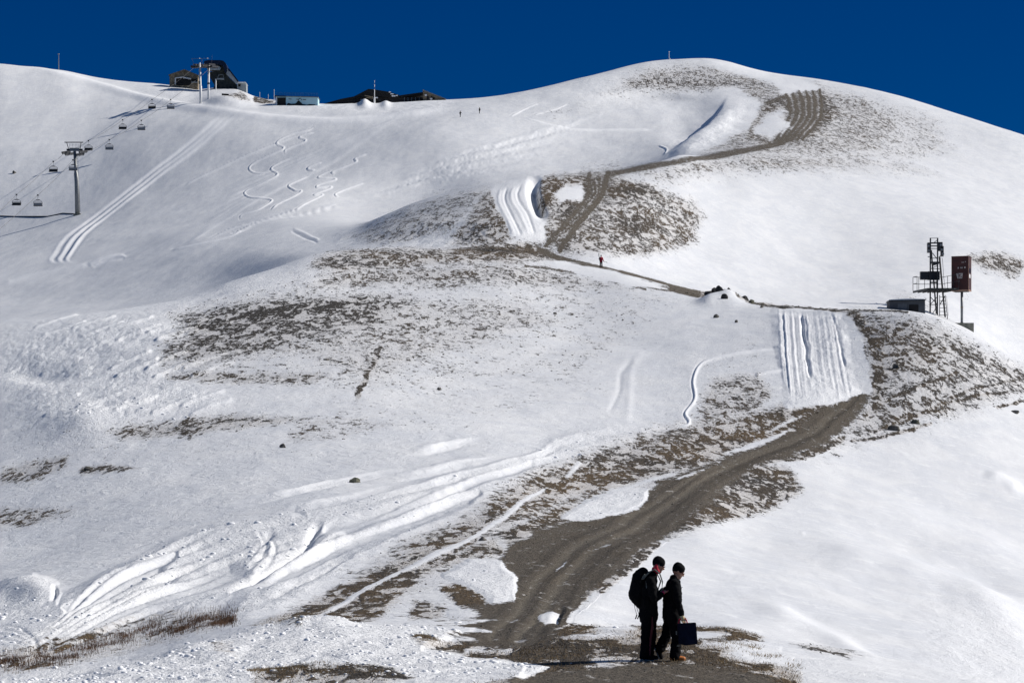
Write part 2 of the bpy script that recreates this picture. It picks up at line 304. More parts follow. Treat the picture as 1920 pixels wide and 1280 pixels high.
dirt([(585, 482), (640, 468), (740, 465), (930, 463), (1010, 462), (1045, 492), (960, 500), (860, 498), (760, 505), (640, 515), (580, 498)], .54, .5, 12)
dirt([(600, 500), (760, 490), (960, 490), (1120, 520), (1250, 545), (1000, 548), (800, 545), (560, 545)], .46, .35, 20)
dirt([(850, 470), (900, 462), (1000, 460), (1040, 480), (940, 482)], .85, .6, 8)
dirt([(840, 462), (868, 410), (905, 362), (935, 345), (950, 400), (968, 445), (950, 465)], .52, .5, 14)
dirt([(640, 445), (700, 412), (780, 376), (860, 356), (925, 343), (900, 380), (850, 430), (760, 455), (690, 462)], .43, .15, 14)
dirt([(1005, 338), (1060, 322), (1150, 318), (1230, 345), (1300, 372), (1320, 405), (1300, 455), (1200, 482), (1060, 482), (1022, 450), (1018, 400)], .50, .5, 14)
dirt([(1008, 338), (1040, 330), (1060, 345), (1040, 380), (1020, 390)], .72, .6, 8)
dirt([(1138, 352), (1180, 340), (1215, 345), (1238, 362), (1190, 370), (1145, 372)], .80, .5, 6)
dirt([(1150, 402), (1200, 395), (1240, 402), (1238, 428), (1190, 445), (1160, 430)], .66, .3, 9)
dirt([(1150, 322), (1290, 292), (1440, 274), (1560, 280), (1700, 300), (1760, 330), (1600, 322), (1400, 330), (1250, 345)], .44, .5, 22)
dirt([(1150, 150), (1220, 122), (1330, 118), (1450, 140), (1545, 155), (1640, 185), (1700, 235), (1650, 290), (1540, 300), (1400, 300), (1270, 290), (1350, 240), (1405, 200), (1380, 165), (1260, 175), (1180, 170)], .44, .45, 16)
dirt([(1080, 190), (1160, 140), (1330, 113), (1560, 150), (1760, 215), (1800, 290), (1700, 310), (1400, 320), (1250, 300), (1350, 230), (1390, 190), (1250, 175), (1150, 185)], .37, .4, 20)
dirt([(380, 560), (560, 470), (1000, 460), (1300, 545), (1250, 600), (1100, 720), (800, 760), (500, 760), (300, 740), (320, 640)], .31, .3, 40)
dirt([(1300, 650), (1440, 600), (1450, 760), (1300, 800)], .28, .3, 30)
dirt([(0, 780), (300, 760), (560, 790), (640, 880), (300, 900), (0, 940)], .25, .3, 30)
dirt([(560, 1150), (900, 960), (1100, 830), (1300, 770), (1420, 800), (1200, 920), (960, 1050), (640, 1170)], .42, .5, 30)
dirt([(1180, 142), (1300, 136), (1420, 148), (1480, 165), (1380, 170), (1260, 168), (1170, 165)], .50, .2, 10)
dirt([(1530, 165), (1560, 180), (1575, 215), (1545, 245), (1530, 200)], .62, .3, 8)
dirt([(1395, 200), (1440, 182), (1500, 170), (1548, 175), (1555, 225), (1530, 265), (1440, 280), (1400, 262)], .58, .5, 10)
dirt([(960, 205), (1080, 180), (1230, 165), (1210, 200), (1100, 230), (1000, 235)], .30, .0, 20)
dirt([(1590, 585), (1640, 580), (1700, 586), (1765, 605), (1820, 635), (1890, 672), (1980, 705), (1980, 735), (1850, 770), (1740, 800), (1640, 832), (1560, 845), (1600, 800), (1645, 750), (1635, 690), (1612, 640)], .46, .2, 20)
dirt([(1600, 590), (1700, 598), (1790, 648), (1770, 690), (1690, 720), (1660, 790), (1560, 846), (1622, 750), (1625, 680)], .53, .3, 24)
for q in ([(1600, 830), (1690, 815), (1745, 800)], [(1640, 810), (1720, 785), (1780, 755), (1890, 738)], [(1680, 790), (1770, 770)], [(1650, 760), (1740, 722), (1790, 700)], [(1780, 745), (1900, 715)], [(1870, 768), (1925, 755)]): dline(q, .60, 4, .4)
dirt([(1800, 484), (1850, 476), (1895, 482), (1930, 500), (1900, 522), (1850, 508)], .55, .4, 10)
dirt([(1650, 548), (1690, 540), (1750, 560), (1770, 590), (1700, 575)], .38, .2, 12)
dirt([(1215, 1010), (1290, 962), (1350, 900), (1410, 868), (1480, 880), (1505, 920), (1440, 955), (1350, 982), (1250, 1012)], .58, .5, 10)
dline([(1048, 1165), (1075, 1125), (1150, 1072), (1215, 1012), (1280, 985)], .8, 9, .4)
dline([(1130, 1100), (1180, 1065), (1225, 1030)], .6, 12, .4)
dline([(1400, 870), (1500, 855), (1580, 825)], .6, 9, .4)
dirt([(540, 1150), (640, 1095), (760, 1035), (900, 960), (990, 890), (1100, 845), (1240, 797), (1330, 778), (1420, 760), (1500, 775), (1450, 830), (1300, 880), (1230, 910), (1080, 940), (1040, 975), (960, 1000), (880, 1040), (760, 1090), (640, 1130)], .52, .6, 20)
dirt([(960, 930), (1060, 880), (1200, 840), (1330, 800), (1460, 790), (1480, 815), (1300, 875), (1210, 905), (1080, 935), (980, 960)], .60, .8, 18)
dirt([(1330, 700), (1420, 690), (1450, 740), (1420, 780), (1320, 790), (1310, 740)], .46, .4, 14)
dirt([(1440, 768), (1500, 752), (1560, 738), (1600, 742), (1560, 800), (1470, 835), (1430, 820)], .66, .6, 9)
dirt([(480, 1165), (560, 1130), (700, 1075), (820, 1030), (900, 1000), (900, 1030), (760, 1090), (640, 1145), (560, 1170)], .62, .7, 9)
dirt([(700, 1105), (800, 1060), (930, 1020), (960, 1050), (880, 1060), (800, 1080), (700, 1150), (640, 1165), (640, 1140)], .56, .7, 10)
dirt([(760, 1185), (800, 1172), (1060, 1172), (1230, 1176), (1380, 1180), (1430, 1200), (1390, 1240), (1240, 1256), (1000, 1256), (900, 1230), (790, 1215)], .74, .8, 9)
dirt([(880, 1215), (1000, 1225), (1250, 1232), (1420, 1240), (1500, 1270), (1500, 1330), (880, 1330)], .72, .9, 8)
dirt([(470, 1258), (560, 1250), (700, 1254), (780, 1275), (700, 1300), (470, 1300)], .52, .6, 8)
dirt([(820, 1105), (850, 1096), (895, 1108), (905, 1130), (860, 1128)], .75, .9, 6)
dirt([(770, 1120), (830, 1130), (820, 1150), (760, 1150)], .56, .5, 8)
dirt([(930, 1010), (1060, 955), (1110, 950), (1060, 990), (1000, 1010), (960, 1035)], .6, .6, 8)
dline([(1330, 548), (1400, 562), (1500, 574), (1590, 582), (1640, 584)], .62, 4, .4)
dline([(1230, 535), (1290, 548), (1340, 556)], .6, 4, .6)
dirt([(1480, 1209), (1540, 1214), (1620, 1236), (1590, 1240), (1520, 1228)], .46, .2, 8)
dline([(1640, 745), (1652, 690), (1630, 625), (1602, 592)], .66, 13, .4)
dirt([(1060, 325), (1150, 320), (1130, 380), (1080, 440), (1030, 460), (1040, 400)], .62, .5, 14)
dline([(480, 185), (510, 190)], .7, 4, .4)
dirt([(425, 176), (450, 172), (472, 185), (455, 192), (425, 190)], .5, .5, 4)
dirt([(-10, 1225), (100, 1200), (230, 1165), (330, 1145), (430, 1135), (440, 1160), (330, 1200), (200, 1235), (60, 1262), (-10, 1268)], .40, .9, 6)
dirt([(385, 1200), (440, 1198), (450, 1235), (400, 1225)], .42, .8, 6)

# gravel road
road([(790, 1168), (850, 1150), (900, 1130), (962, 1117), (972, 1092), (945, 1062), (962, 1040), (1000, 1015), (1060, 990), (1120, 975), (1190, 960), (1215, 930), (1240, 905), (1300, 880), (1380, 855), (1440, 835), (1500, 802), (1560, 768), (1597, 742), (1622, 741), (1614, 765), (1590, 795), (1540, 830), (1480, 852), (1410, 868), (1370, 895), (1330, 935), (1280, 975), (1230, 1012), (1180, 1052), (1130, 1085), (1080, 1120), (1062, 1140), (1045, 1168), (1030, 1186), (960, 1192), (880, 1190)])
road([(960, 1282), (1040, 1264), (1130, 1250), (1300, 1250), (1380, 1260), (1450, 1285), (1460, 1400), (880, 1400)], .9, 6)
road([(840, 1195), (900, 1185), (1040, 1185), (1000, 1205), (900, 1212)], .8, 6)
rline([(1012, 468), (1060, 490), (1120, 506), (1180, 520), (1250, 540), (1310, 552)], .78, 6)
rline([(1150, 523), (1200, 535), (1260, 543)], .7, 6)
rline([(985, 502), (1060, 513), (1140, 530), (1210, 545)], .6, 3)
road([(1095, 320), (1152, 316), (1142, 368), (1100, 410), (1075, 448), (1052, 478), (1010, 462), (1030, 430), (1062, 398), (1090, 365)], .60, 10)
for k in range(4): rut([(1112 + k * 9, 325), (1104 + k * 8, 372), (1062 + k * 9, 415), (1028 + k * 7, 455)], 1.6, .02, .2, .25, warp=.7)
rline([(1105, 325), (1100, 370), (1060, 415), (1025, 460)], .62, 6)
rline([(1140, 322), (1125, 370), (1085, 415), (1050, 470)], .70, 7)
rline([(1150, 322), (1250, 305), (1330, 294), (1400, 282), (1460, 268), (1505, 245)], .64, 7)
road([(1470, 172), (1530, 168), (1547, 200), (1543, 235), (1510, 260), (1462, 275), (1440, 265), (1475, 235), (1470, 200)], .58, 7)
for k in range(6): rline([(1472 + k * 13, 168), (1480 + k * 12, 215), (1455 + k * 10, 262)], .70, 3.2)
for k in range(5): rut([(1479 + k * 13, 170), (1487 + k * 12, 215), (1462 + k * 10, 258)], 2.0, .0, .1, .20, warp=.25)
rline([(1420, 200), (1450, 190), (1470, 182)], .6, 5)

# snow cleared / groomed / churned areas
clear([(925, 352), (960, 342), (1012, 334), (992, 352), (985, 370), (1005, 395), (1022, 430), (1020, 445), (960, 440), (945, 410), (935, 380)], 4, .7, .35)
clear([(1455, 574), (1572, 578), (1590, 660), (1602, 742), (1560, 758), (1480, 765), (1468, 690), (1460, 640)], 7, .8, .6)
clear([(1575, 590), (1600, 600), (1625, 680), (1630, 735), (1605, 740), (1592, 660)], 5, .1, 0)
clear([(1050, 490), (1130, 512), (1250, 541), (1180, 538), (1100, 519), (1040, 505)], 3, .4, 0)
clear([(1055, 980), (1100, 950), (1150, 922), (1212, 920), (1200, 945), (1180, 962), (1100, 984)], 5, .5, .5)
clear([(830, 1085), (880, 1062), (940, 1064), (972, 1090), (960, 1115), (920, 1118), (890, 1105), (850, 1092)], 5, .6, .5)
clear([(880, 1150), (930, 1155), (870, 1170), (800, 1173), (760, 1160)], 5, .4, .2, .4)
clear([(750, 1176), (860, 1174), (925, 1182), (850, 1187), (780, 1196), (740, 1190)], 4, .5, .3)
clear([(1010, 1142), (1024, 1137), (1046, 1139), (1041, 1162), (1020, 1166), (1008, 1154)], 6, .1, 0)
clear([(860, 1240), (960, 1240), (1035, 1252), (985, 1270), (900, 1290), (860, 1290)], 5, .6, .6)
clear([(1380, 172), (1420, 200), (1400, 235), (1290, 285), (1250, 290), (1300, 240), (1345, 200), (1352, 175)], 10, .7, .6)
clear([(1325, 112), (1380, 120), (1450, 136), (1500, 148), (1530, 165), (1470, 170), (1450, 150), (1380, 132)], 5, .6, .1)
clear([(1436, 226), (1462, 216), (1468, 236), (1445, 250), (1425, 246)], 12, .3, 0)
clear([(1060, 350), (1085, 345), (1088, 375), (1055, 378), (1045, 362)], 5, .3, 0, .3)
rough([(-20, 1140), (20, 1105), (60, 1095), (100, 1108), (112, 1142), (180, 1100), (250, 1060), (320, 1030), (400, 1000), (520, 982), (600, 992), (590, 1030), (500, 1080), (380, 1140), (260, 1175), (130, 1215), (-20, 1260)], .75, .7, 8)
rough([(560, 975), (760, 930), (960, 870), (1040, 825), (1120, 800), (1225, 798), (1150, 840), (980, 905), (820, 985), (640, 1075), (520, 1140), (420, 1160), (480, 1100), (580, 1030)], .6, .45, 10)
rough([(0, 700), (100, 650), (260, 600), (400, 580), (360, 620), (310, 660), (300, 700), (380, 760), (220, 800), (130, 800), (80, 770), (40, 740)], .9, .9, 44)
rough([(120, 640), (370, 560), (560, 500), (600, 490), (640, 515), (560, 545), (400, 575), (250, 610)], .75, .8, 34)
rough([(600, 1160), (700, 1170), (860, 1185), (800, 1225), (940, 1240), (1000, 1250), (960, 1300), (-20, 1320), (-20, 1275), (240, 1240), (380, 1200), (480, 1172)], .8, .7, 8)
rough([(640, 450), (780, 385), (930, 345), (940, 400), (920, 460), (760, 464)], .7, .5, 14)
rough([(1100, 160), (1240, 135), (1360, 150), (1400, 175), (1290, 180), (1180, 200), (1080, 200)], .6, .4, 14)
rough([(300, 160), (375, 172), (470, 180), (470, 195), (380, 200), (300, 180)], .4, .3, 8)
rough([(640, 196), (840, 189), (820, 208), (700, 212), (560, 205)], .6, .5, 6)
rough([(1760, 1170), (1880, 1160), (1990, 1180), (1990, 1330), (1820, 1290), (1740, 1230)], .5, .5, 50)

# ridges, ruts, ski tracks
rut([(0, 126), (60, 130), (130, 146), (240, 176), (330, 196), (430, 211), (520, 222), (640, 226), (760, 216), (860, 200)], 6, .9, .8)
for off, hh in ((-13, .12), (-7, -.16), (-1, .20), (5, -.2), (10, .24), (15, -.12)):
    rut([(441 + off, 211), (420 + off, 224), (388 + off, 252), (342 + off, 290), (290 + off, 328), (226 + off, 378), (170 + off * 1.1, 419), (135 + off * 1.3, 449), (117 + off * 1.3, 474), (112 + off * 1.3, 488), (150 + off * .6, 493)], 3.2, hh, .95 if hh > 0 else .5, ns=2)
rut([(165, 499), (200, 484), (236, 481)], 5, .14, .9, warp=.4); rut([(172, 503), (205, 491), (232, 487)], 3, -.08, .8, warp=.4)
rut([(0, 535), (50, 520), (110, 508), (170, 495)], 5, .25, .5)
SK = [[(592, 232), (577, 242), (545, 249), (524, 260), (519, 268), (532, 276), (503, 290), (475, 303), (467, 314), (478, 323), (505, 325)],
      [(592, 245), (565, 252), (562, 256), (573, 262), (545, 274), (534, 280), (535, 288)],
      [(558, 290), (522, 304), (508, 316), (520, 327), (488, 345), (462, 357), (459, 364), (470, 371), (503, 373), (508, 379), (482, 395), (455, 402), (450, 410), (460, 415)],
      [(582, 326), (548, 343), (541, 349), (553, 357), (564, 360), (522, 384), (505, 397)],
      [(604, 303), (580, 312), (578, 317), (592, 319)], [(690, 288), (665, 298), (668, 303), (642, 314), (622, 322), (632, 326)],
      [(645, 308), (602, 326), (599, 332), (630, 335), (598, 346), (595, 352), (622, 351), (592, 364), (590, 367), (605, 367), (576, 382), (545, 399), (500, 415), (440, 430), (385, 453)],
      [(685, 343), (640, 359), (628, 367), (638, 373)], [(640, 385), (560, 405), (490, 420), (440, 440), (430, 435)], [(480, 420), (430, 445), (360, 462), (318, 471)],
      [(1010, 195), (985, 205), (970, 213), (955, 220)], [(1065, 195), (1040, 207), (1000, 217)], [(980, 222), (1030, 235), (1090, 243), (1160, 244), (1230, 242)],
      [(1235, 275), (1250, 280), (1245, 290)], [(560, 250), (440, 300), (340, 350)]]
for q in SK: rut(q, 1.5, .24, 1.0, 0, .15, ns=.3)
for k in range(9): rut([(760 - k * 13, 216 + k * 9), (600 - k * 15, 280 + k * 12), (430 - k * 10, 350 + k * 14)], 2.4, .13, .35)
for k in range(7): rut([(1160 - k * 20, 205 + k * 16), (1000 - k * 30, 250 + k * 15), (820 - k * 30, 300 + k * 14)], 4, .18 * (-1) ** k, .2, warp=True)
rut([(545, 435), (570, 446), (597, 458)], 1.8, -.13, .2); rut([(548, 430), (574, 441), (600, 453)], 2.2, .12, .6)
rut([(1460, 655), (1400, 659), (1340, 668), (1312, 680), (1300, 710), (1303, 745), (1285, 770), (1292, 790), (1262, 800)], 3.2, .10, 1.0, .9, .07)
rut([(1468, 691), (1440, 695), (1415, 699)], 3, .12, 1.0)
for q, wd, hh in (([(940, 352), (935, 375), (950, 405), (965, 442)], 3, .14), ([(952, 350), (946, 372), (962, 405), (978, 442)], 2.2, -.22), ([(966, 348), (958, 370), (978, 405), (992, 440)], 3, .14), ([(978, 345), (970, 368), (990, 400), (1003, 440)], 2.2, -.2)): rut(q, wd, hh, .6)
for k in range(20):
    x0 = 1460 + k * 5.7 + 1.3 * math.sin(k * 2.3); rut([(x0, 574 + (k * 5) % 9), (x0 + 4 + k * .2, 640), (x0 + 8 + k * .6, 700), (x0 + 12 + k * .8, 722 + (k * 13) % 42)], 1.9, (.042 + .014 * (k % 3)) * (-1) ** k, .8, warp=.16, ns=2.2)
rut([(1501, 582), (1506, 625), (1514, 670), (1521, 715)], 3.2, -.36, .0, warp=.35, ns=2); rut([(1562, 586), (1572, 640), (1586, 690)], 2.2, -.18, .2, warp=.35, ns=2); rut([(1511, 582), (1518, 640), (1528, 712)], 3, .18, .8, warp=.35, ns=2)
rut([(1190, 665), (1165, 690), (1160, 730), (1140, 770)], 5, -.05, .1); rut([(1210, 650), (1185, 680), (1180, 740), (1175, 790)], 7, .04, .1)
# ribbon of snow along the old wheel line and the ploughed swathes at lower left
rut([(580, 1160), (640, 1125), (720, 1090), (800, 1058), (870, 1030), (925, 995), (990, 945), (1052, 903)], 3.6, .03, .5, .95, warp=.5)
rut([(1060, 900), (1075, 880), (1090, 862)], 5, .05, .2, .5)
for pts, wd, hh in (([(600, 992), (520, 1010), (420, 1040), (300, 1100), (180, 1160), (60, 1225)], 6, -.18), ([(590, 1005), (520, 1035), (420, 1080), (300, 1135), (150, 1195), (0, 1255)], 6, .12), ([(560, 1010), (470, 1035), (360, 1085), (240, 1140), (100, 1200)], 6, .09),
                    ([(540, 985), (440, 1005), (330, 1035), (230, 1085), (120, 1145)], 6, .12), ([(640, 985), (600, 1010), (560, 1045), (480, 1085), (400, 1120)], 5, -.25), ([(660, 990), (615, 1022), (560, 1062), (470, 1105), (370, 1150)], 6, .16), ([(100, 1108), (105, 1125), (92, 1142)], 4, -.10)):
    rut(pts, wd, hh, .6, 0, 0, True)
UL = [(600, 988), (520, 983), (420, 998), (330, 1030), (240, 1068), (160, 1120), (90, 1180), (0, 1225)]; LL = [(650, 1008), (590, 1045), (500, 1085), (400, 1125), (300, 1155), (200, 1190), (100, 1225), (0, 1262)]
for k in range(17):
    u = k / 16; rut([(a[0] * (1 - u) + b[0] * u, a[1] * (1 - u) + b[1] * u) for a, b in zip(UL, LL)][(k * 5) % 3: 8 - (k * 3) % 3], 2.0 + (k % 3) * .5, (.045 + .02 * (k % 4)) * (-1) ** k, .55, 0, 0, .4, ns=2.6)
step([(610, 996), (592, 1010), (572, 1032)], 3, .30, 16); step([(520, 1010), (500, 1024), (480, 1046)], 3, .18, 14); step([(104, 1108), (108, 1124), (98, 1140)], 3, .14, 14); step([(600, 1050), (560, 1066), (500, 1100)], 3, .14, 14)
rut([(1400, 190), (1352, 232), (1290, 272), (1240, 292)], 15, 1.2, .9, .6, warp=.5)
for k in range(26):
    x_ = 60 + (k * 137) % 340; y_ = 600 + (k * 71) % 210; rut([(x_, y_ + 22), (x_ + 40, y_ + 8), (x_ + 90, y_ - 8)], 2.6, .16, .9, warp=.6, ns=2)
for k in range(5): rut([(-30, 1178 + k * 9), (30, 1184 + k * 9), (75 + k * 4, 1212 + k * 5)], 2.5, -.06, .4)
for k in range(4): rut([(470 + k * 10, 1010 + k * 3), (490 + k * 9, 1022 + k * 4), (480 + k * 9, 1050 + k * 3), (455 + k * 8, 1072 + k * 3)], 3, .05 * (-1) ** k, .6)
for pts in ([(560, 985), (760, 925), (960, 865), (1060, 820), (1200, 800)], [(540, 1040), (700, 985), (880, 910), (1040, 850), (1180, 815)], [(480, 1095), (640, 1020), (800, 960), (960, 900)], [(460, 1130), (620, 1060), (780, 990)],
            [(380, 970), (520, 935), (680, 895), (800, 880)], [(500, 972), (640, 945), (740, 912)], [(700, 905), (800, 885), (960, 850)], [(760, 850), (840, 832), (905, 818)]):
    rut(pts, 4, .13, .9, .3, 0, True, ns=2); rut([(x + 6, y + 9) for x, y in pts], 3, -.10, .3, .1, 0, True, ns=2)
smooth_([(70, 1218), (230, 1160), (380, 1088), (430, 1068), (455, 1080), (330, 1132), (200, 1184), (100, 1230)], .07, 14)
smooth_([(120, 1150), (240, 1085), (330, 1050), (300, 1080), (200, 1130)], .05, 5)
smooth_([(440, 1112), (600, 1050), (760, 985), (900, 935), (880, 955), (720, 1020), (560, 1085)], .10)
smooth_([(420, 1165), (560, 1125), (700, 1085), (780, 1055), (760, 1065), (640, 1115), (520, 1160)], .03)
smooth_([(610, 1000), (760, 955), (900, 905), (1000, 870), (960, 890), (800, 955), (650, 1010)], .08)
# wheel lines, slush and snow streaks on the gravel road
RC = [(985, 1185), (1022, 1130), (1060, 1085), (1120, 1035), (1190, 990), (1262, 935), (1345, 878), (1440, 845), (1530, 805), (1592, 762), (1612, 742)]
Lite = np.zeros(GD.shape)
def wheel(off, wd_, v, hgt):
    L = smooth_line([(x + off[0] * (1 - k / 10), y + off[1] * (1 - k / 10) * .6) for k, (x, y) in enumerate(RC)]); i, d, s_, a = sdist(L, wd_ * 3, True)
    g = np.exp(-(d / (wd_ * (1 - .6 * a))) ** 2) * GATE; Lite[i] = np.clip(Lite[i] + g * v, -1, 1); HT[i] += g * hgt * Road[i]
for of, wd_, v, hg in (((-60, 10), 9, .8, -.04), ((-10, 20), 9, .9, -.05), ((-34, 14), 6, -.6, .03), ((30, 30), 7, -.7, .04), ((60, 40), 8, -.5, .03), ((-95, 0), 8, -.5, .02)): wheel(of, wd_, v, hg)
for q in ([(1240, 906), (1290, 889), (1340, 868)], [(1150, 925), (1215, 900), (1285, 880)], [(1030, 1085), (1052, 1068), (1070, 1052)], [(1330, 862), (1400, 838), (1470, 808), (1520, 790)], [(1360, 850), (1430, 826), (1490, 798)], [(1100, 1046), (1130, 1036), (1160, 1030)],
          [(960, 1200), (1000, 1196)], [(1070, 1252), (1120, 1250), (1180, 1253)], [(950, 1160), (975, 1155)], [(1185, 925), (1160, 950), (1110, 985)], [(1420, 815), (1470, 792), (1530, 775)]):
    rut(q, 3.4, .01, .1, .55, warp=True)
for q, v in (([(880, 1218), (960, 1216), (960, 1222), (880, 1224)], .6), ([(1240, 1196), (1300, 1192), (1370, 1200), (1300, 1206)], .8), ([(1060, 1190), (1130, 1186), (1190, 1192), (1120, 1198)], .6), ([(1320, 1214), (1400, 1210), (1460, 1222), (1400, 1228)], .8), ([(1120, 1176), (1175, 1172), (1190, 1182), (1140, 1184)], .7), ([(1360, 1232), (1430, 1226), (1480, 1240), (1420, 1246)], .7), ([(840, 1140), (880, 1134), (900, 1142), (860, 1148)], .6), ([(1095, 1238), (1150, 1236), (1180, 1241), (1120, 1243)], .5), ([(800, 1196), (860, 1192), (900, 1200), (830, 1206)], .7), ([(1500, 1000), (1501, 1000), (1501, 1001)], 0)):
    clear(q, 6, .3, .2, 1 - v)
for q_ in ([(1380, 561), (1450, 572), (1520, 577), (1592, 583)], [(1592, 583), (1650, 583), (1700, 587)]): dline(q_, .72, 3.0, .3)
def sleek(pts, v, soft=60):
    i, m = poly(pts, soft); Lite[i] = np.where(Road[i] > .1, Lite[i], -v * m)
sleek([(1250, 1010), (1500, 900), (1800, 800), (2100, 760), (2100, 1330), (1500, 1230), (1100, 1150)], .9); sleek([(1300, 330), (1700, 300), (2100, 330), (2100, 640), (1600, 570), (1250, 520)], .7); sleek([(-100, 180), (800, 230), (1100, 230), (900, 330), (580, 460), (0, 600), (-100, 600)], .75); sleek([(950, 560), (1440, 590), (1440, 690), (1300, 660), (1230, 780), (900, 780)], .6)
# low snow banks that cast the small blue shadows
step([(1368, 172), (1352, 200), (1325, 235), (1285, 265), (1245, 292)], 5, 2.2, 80)
step([(1090, 178), (1200, 172), (1290, 178), (1345, 178)], 3, 1.6, 40)
step([(1018, 332), (1008, 355), (1018, 385), (1032, 405)], 4, 2.6, 26)
step([(1066, 1134), (1052, 1150), (1046, 1172)], 3, .16, 22)
step([(620, 1000), (585, 1018), (560, 1045), (480, 1092), (400, 1125)], 4, .22, 22)
rut([(1380, 1125), (1470, 1150), (1560, 1190), (1660, 1240)], 13, .22, .3)
rut([(1440, 1020), (1640, 1065), (1820, 1130), (2000, 1230)], 34, .45, .1); rut([(1500, 975), (1700, 1020), (1860, 1090), (2000, 1170)], 24, -.3, 0)
rut([(1560, 930), (1700, 960), (1850, 1010), (1960, 1060)], 26, .2, .2); rut([(1840, 895), (1880, 905), (1925, 935)], 10, .25, .8)
step([(1300, 660), (1100, 640), (960, 690)], 12, .3, 60)
def mound(x, y, rx, ry, hgt):
    m = (np.abs(GPX - x) < rx * 3) & (np.abs(GPY - y) < ry * 3 + 8); D0 = gpos(x, y)[1]; m &= (GD > D0 * .85) & (GD < D0 * 1.2)
    i = np.nonzero(m); q = np.clip((GD[i] / D0 - .85) * 10, 0, 1) * np.clip((1.2 - GD[i] / D0) * 10, 0, 1); HT[i] += q * hgt * np.exp(-((GPX[i] - x) / rx) ** 2 - ((GPY[i] - y) / ry) ** 2)
for a in ((684, 198, 10, 6, 1.5), (723, 198, 8, 5, .8), (612, 1166, 40, 10, .13), (560, 1168, 26, 7, .10), (370, 1212, 60, 12, .10), (230, 1262, 60, 14, .08), (1365, 562, 28, 8, 1.3), (1330, 566, 20, 6, .7), (200, 700, 90, 40, -.3), (70, 705, 60, 14, -.5), 
          (60, 1120, 45, 18, .35), (150, 790, 60, 25, .5), (420, 190, 35, 10, 1.5)): mound(*a)

RR = np.clip(Rough, 0, 1); NoRoad = 1 - np.clip(Road, 0, 1) * .75
base = 0.55 * oct_(38, 2.2, 1) + 0.20 * oct_(13, 2.4, 2, .2) + 0.075 * oct_(5, 3, 3, -.1) + .022 * oct_(1.6, 3.5, 4) + .010 * oct_(.6, 4, 5)
base *= np.clip(GD / 90, .25, 1)
sast = .035 * np.abs(oct_(2.4, .9, 6, .25)) + .012 * np.abs(oct_(.9, .9, 7, .2))
rgh = .05 * S3(RR) + RR * (.10 * oct_(2.6, 2.2, 8) + .17 * np.abs(oct_(1.1, 2.0, 9)) + .10 * oct_(.45, 2.4, 10) + .035 * oct_(.18, 3, 21) + .02 * oct_(.09, 3, 22)) * np.clip(GD / 170, .42, 1.5)
tuft = np.clip(Dirt - .15, 0, 1) * (.14 * oct_(.9, 2.2, 17) + .09 * oct_(.35, 2.5, 18) + .03 * oct_(.14, 3, 19)) * NoRoad * np.clip(GD / 150, .35, 1.5)
rdb = Road * (.02 * oct_(.5, 3, 20) + .012 * oct_(.2, 3, 23))
fadex = np.clip((GD - 6) / 20, 0, 1)
ZF = GZ + (base + sast * NoRoad + rgh + tuft + rdb) * fadex + HT
def build_ground():
    co = np.stack([GX, GY, ZF], -1).reshape(-1, 3).astype(np.float32)
    ii = np.arange(NRW * NC).reshape(NRW, NC); q = np.stack([ii[:-1, :-1], ii[:-1, 1:], ii[1:, 1:], ii[1:, :-1]], -1).reshape(-1, 4)
    me = bpy.data.meshes.new('ground'); me.vertices.add(len(co)); me.vertices.foreach_set('co', co.ravel())
    me.loops.add(q.size); me.loops.foreach_set('vertex_index', q.ravel().astype(np.int32))
    me.polygons.add(len(q)); me.polygons.foreach_set('loop_start', (np.arange(len(q)) * 4).astype(np.int32)); me.polygons.foreach_set('loop_total', np.full(len(q), 4, np.int32))
    me.polygons.foreach_set('use_smooth', np.ones(len(q), bool)); me.update(calc_edges=True)
    for nm, (a, b, c) in (('cover', (Dirt, Road, Fresh)), ('cover2', (Brown, RR, Lite * .5 + .5))):
        at = me.attributes.new(nm, 'FLOAT_COLOR', 'POINT'); v = np.ones((NRW * NC, 4), np.float32); v[:, 0] = np.clip(a, 0, 1).ravel(); v[:, 1] = np.clip(b, 0, 1).ravel(); v[:, 2] = np.clip(c, 0, 1).ravel(); at.data.foreach_set('color', v.ravel())
    return me

# ground material: snow, wind crust, speckled turf and stones, gravel
gm = bpy.data.materials.new('snowy_ground'); gm.use_nodes = True; T = gm.node_tree; T.nodes.clear(); LK = T.links.new
def N(t, **k):
    n = T.nodes.new(t)
    for a, b in k.items(): setattr(n, a, b)
    return n
def noise(scale, detail, ro, sx=1, sy=1, sz=1, dist=0.0, off=0):
    mp = N('ShaderNodeMapping'); mp.inputs['Scale'].default_value = (sx, sy, sz); mp.inputs['Location'].default_value = (off, off * .7, 0); LK(geo, mp.inputs[0])
    n = N('ShaderNodeTexNoise'); n.inputs['Scale'].default_value = scale; n.inputs['Detail'].default_value = detail; n.inputs['Roughness'].default_value = ro; n.inputs['Distortion'].default_value = dist
    LK(mp.outputs[0], n.inputs[0]); return n.outputs[0]
def mth(op, a, b=None, c=None, clamp=False):
    n = N('ShaderNodeMath', operation=op, use_clamp=clamp)
    for k, v in enumerate((a, b, c)):
        if v is None: continue
        if isinstance(v, (int, float)): n.inputs[k].default_value = v
        else: LK(v, n.inputs[k])
    return n.outputs[0]
def mixc(f, a, b):
    n = N('ShaderNodeMix', data_type='RGBA')
    if isinstance(f, (int, float)): n.inputs[0].default_value = f
    else: LK(f, n.inputs[0])
    for k, v in ((6, a), (7, b)):
        if isinstance(v, tuple): n.inputs[k].default_value = (*v, 1)
        else: LK(v, n.inputs[k])
    return n.outputs[2]
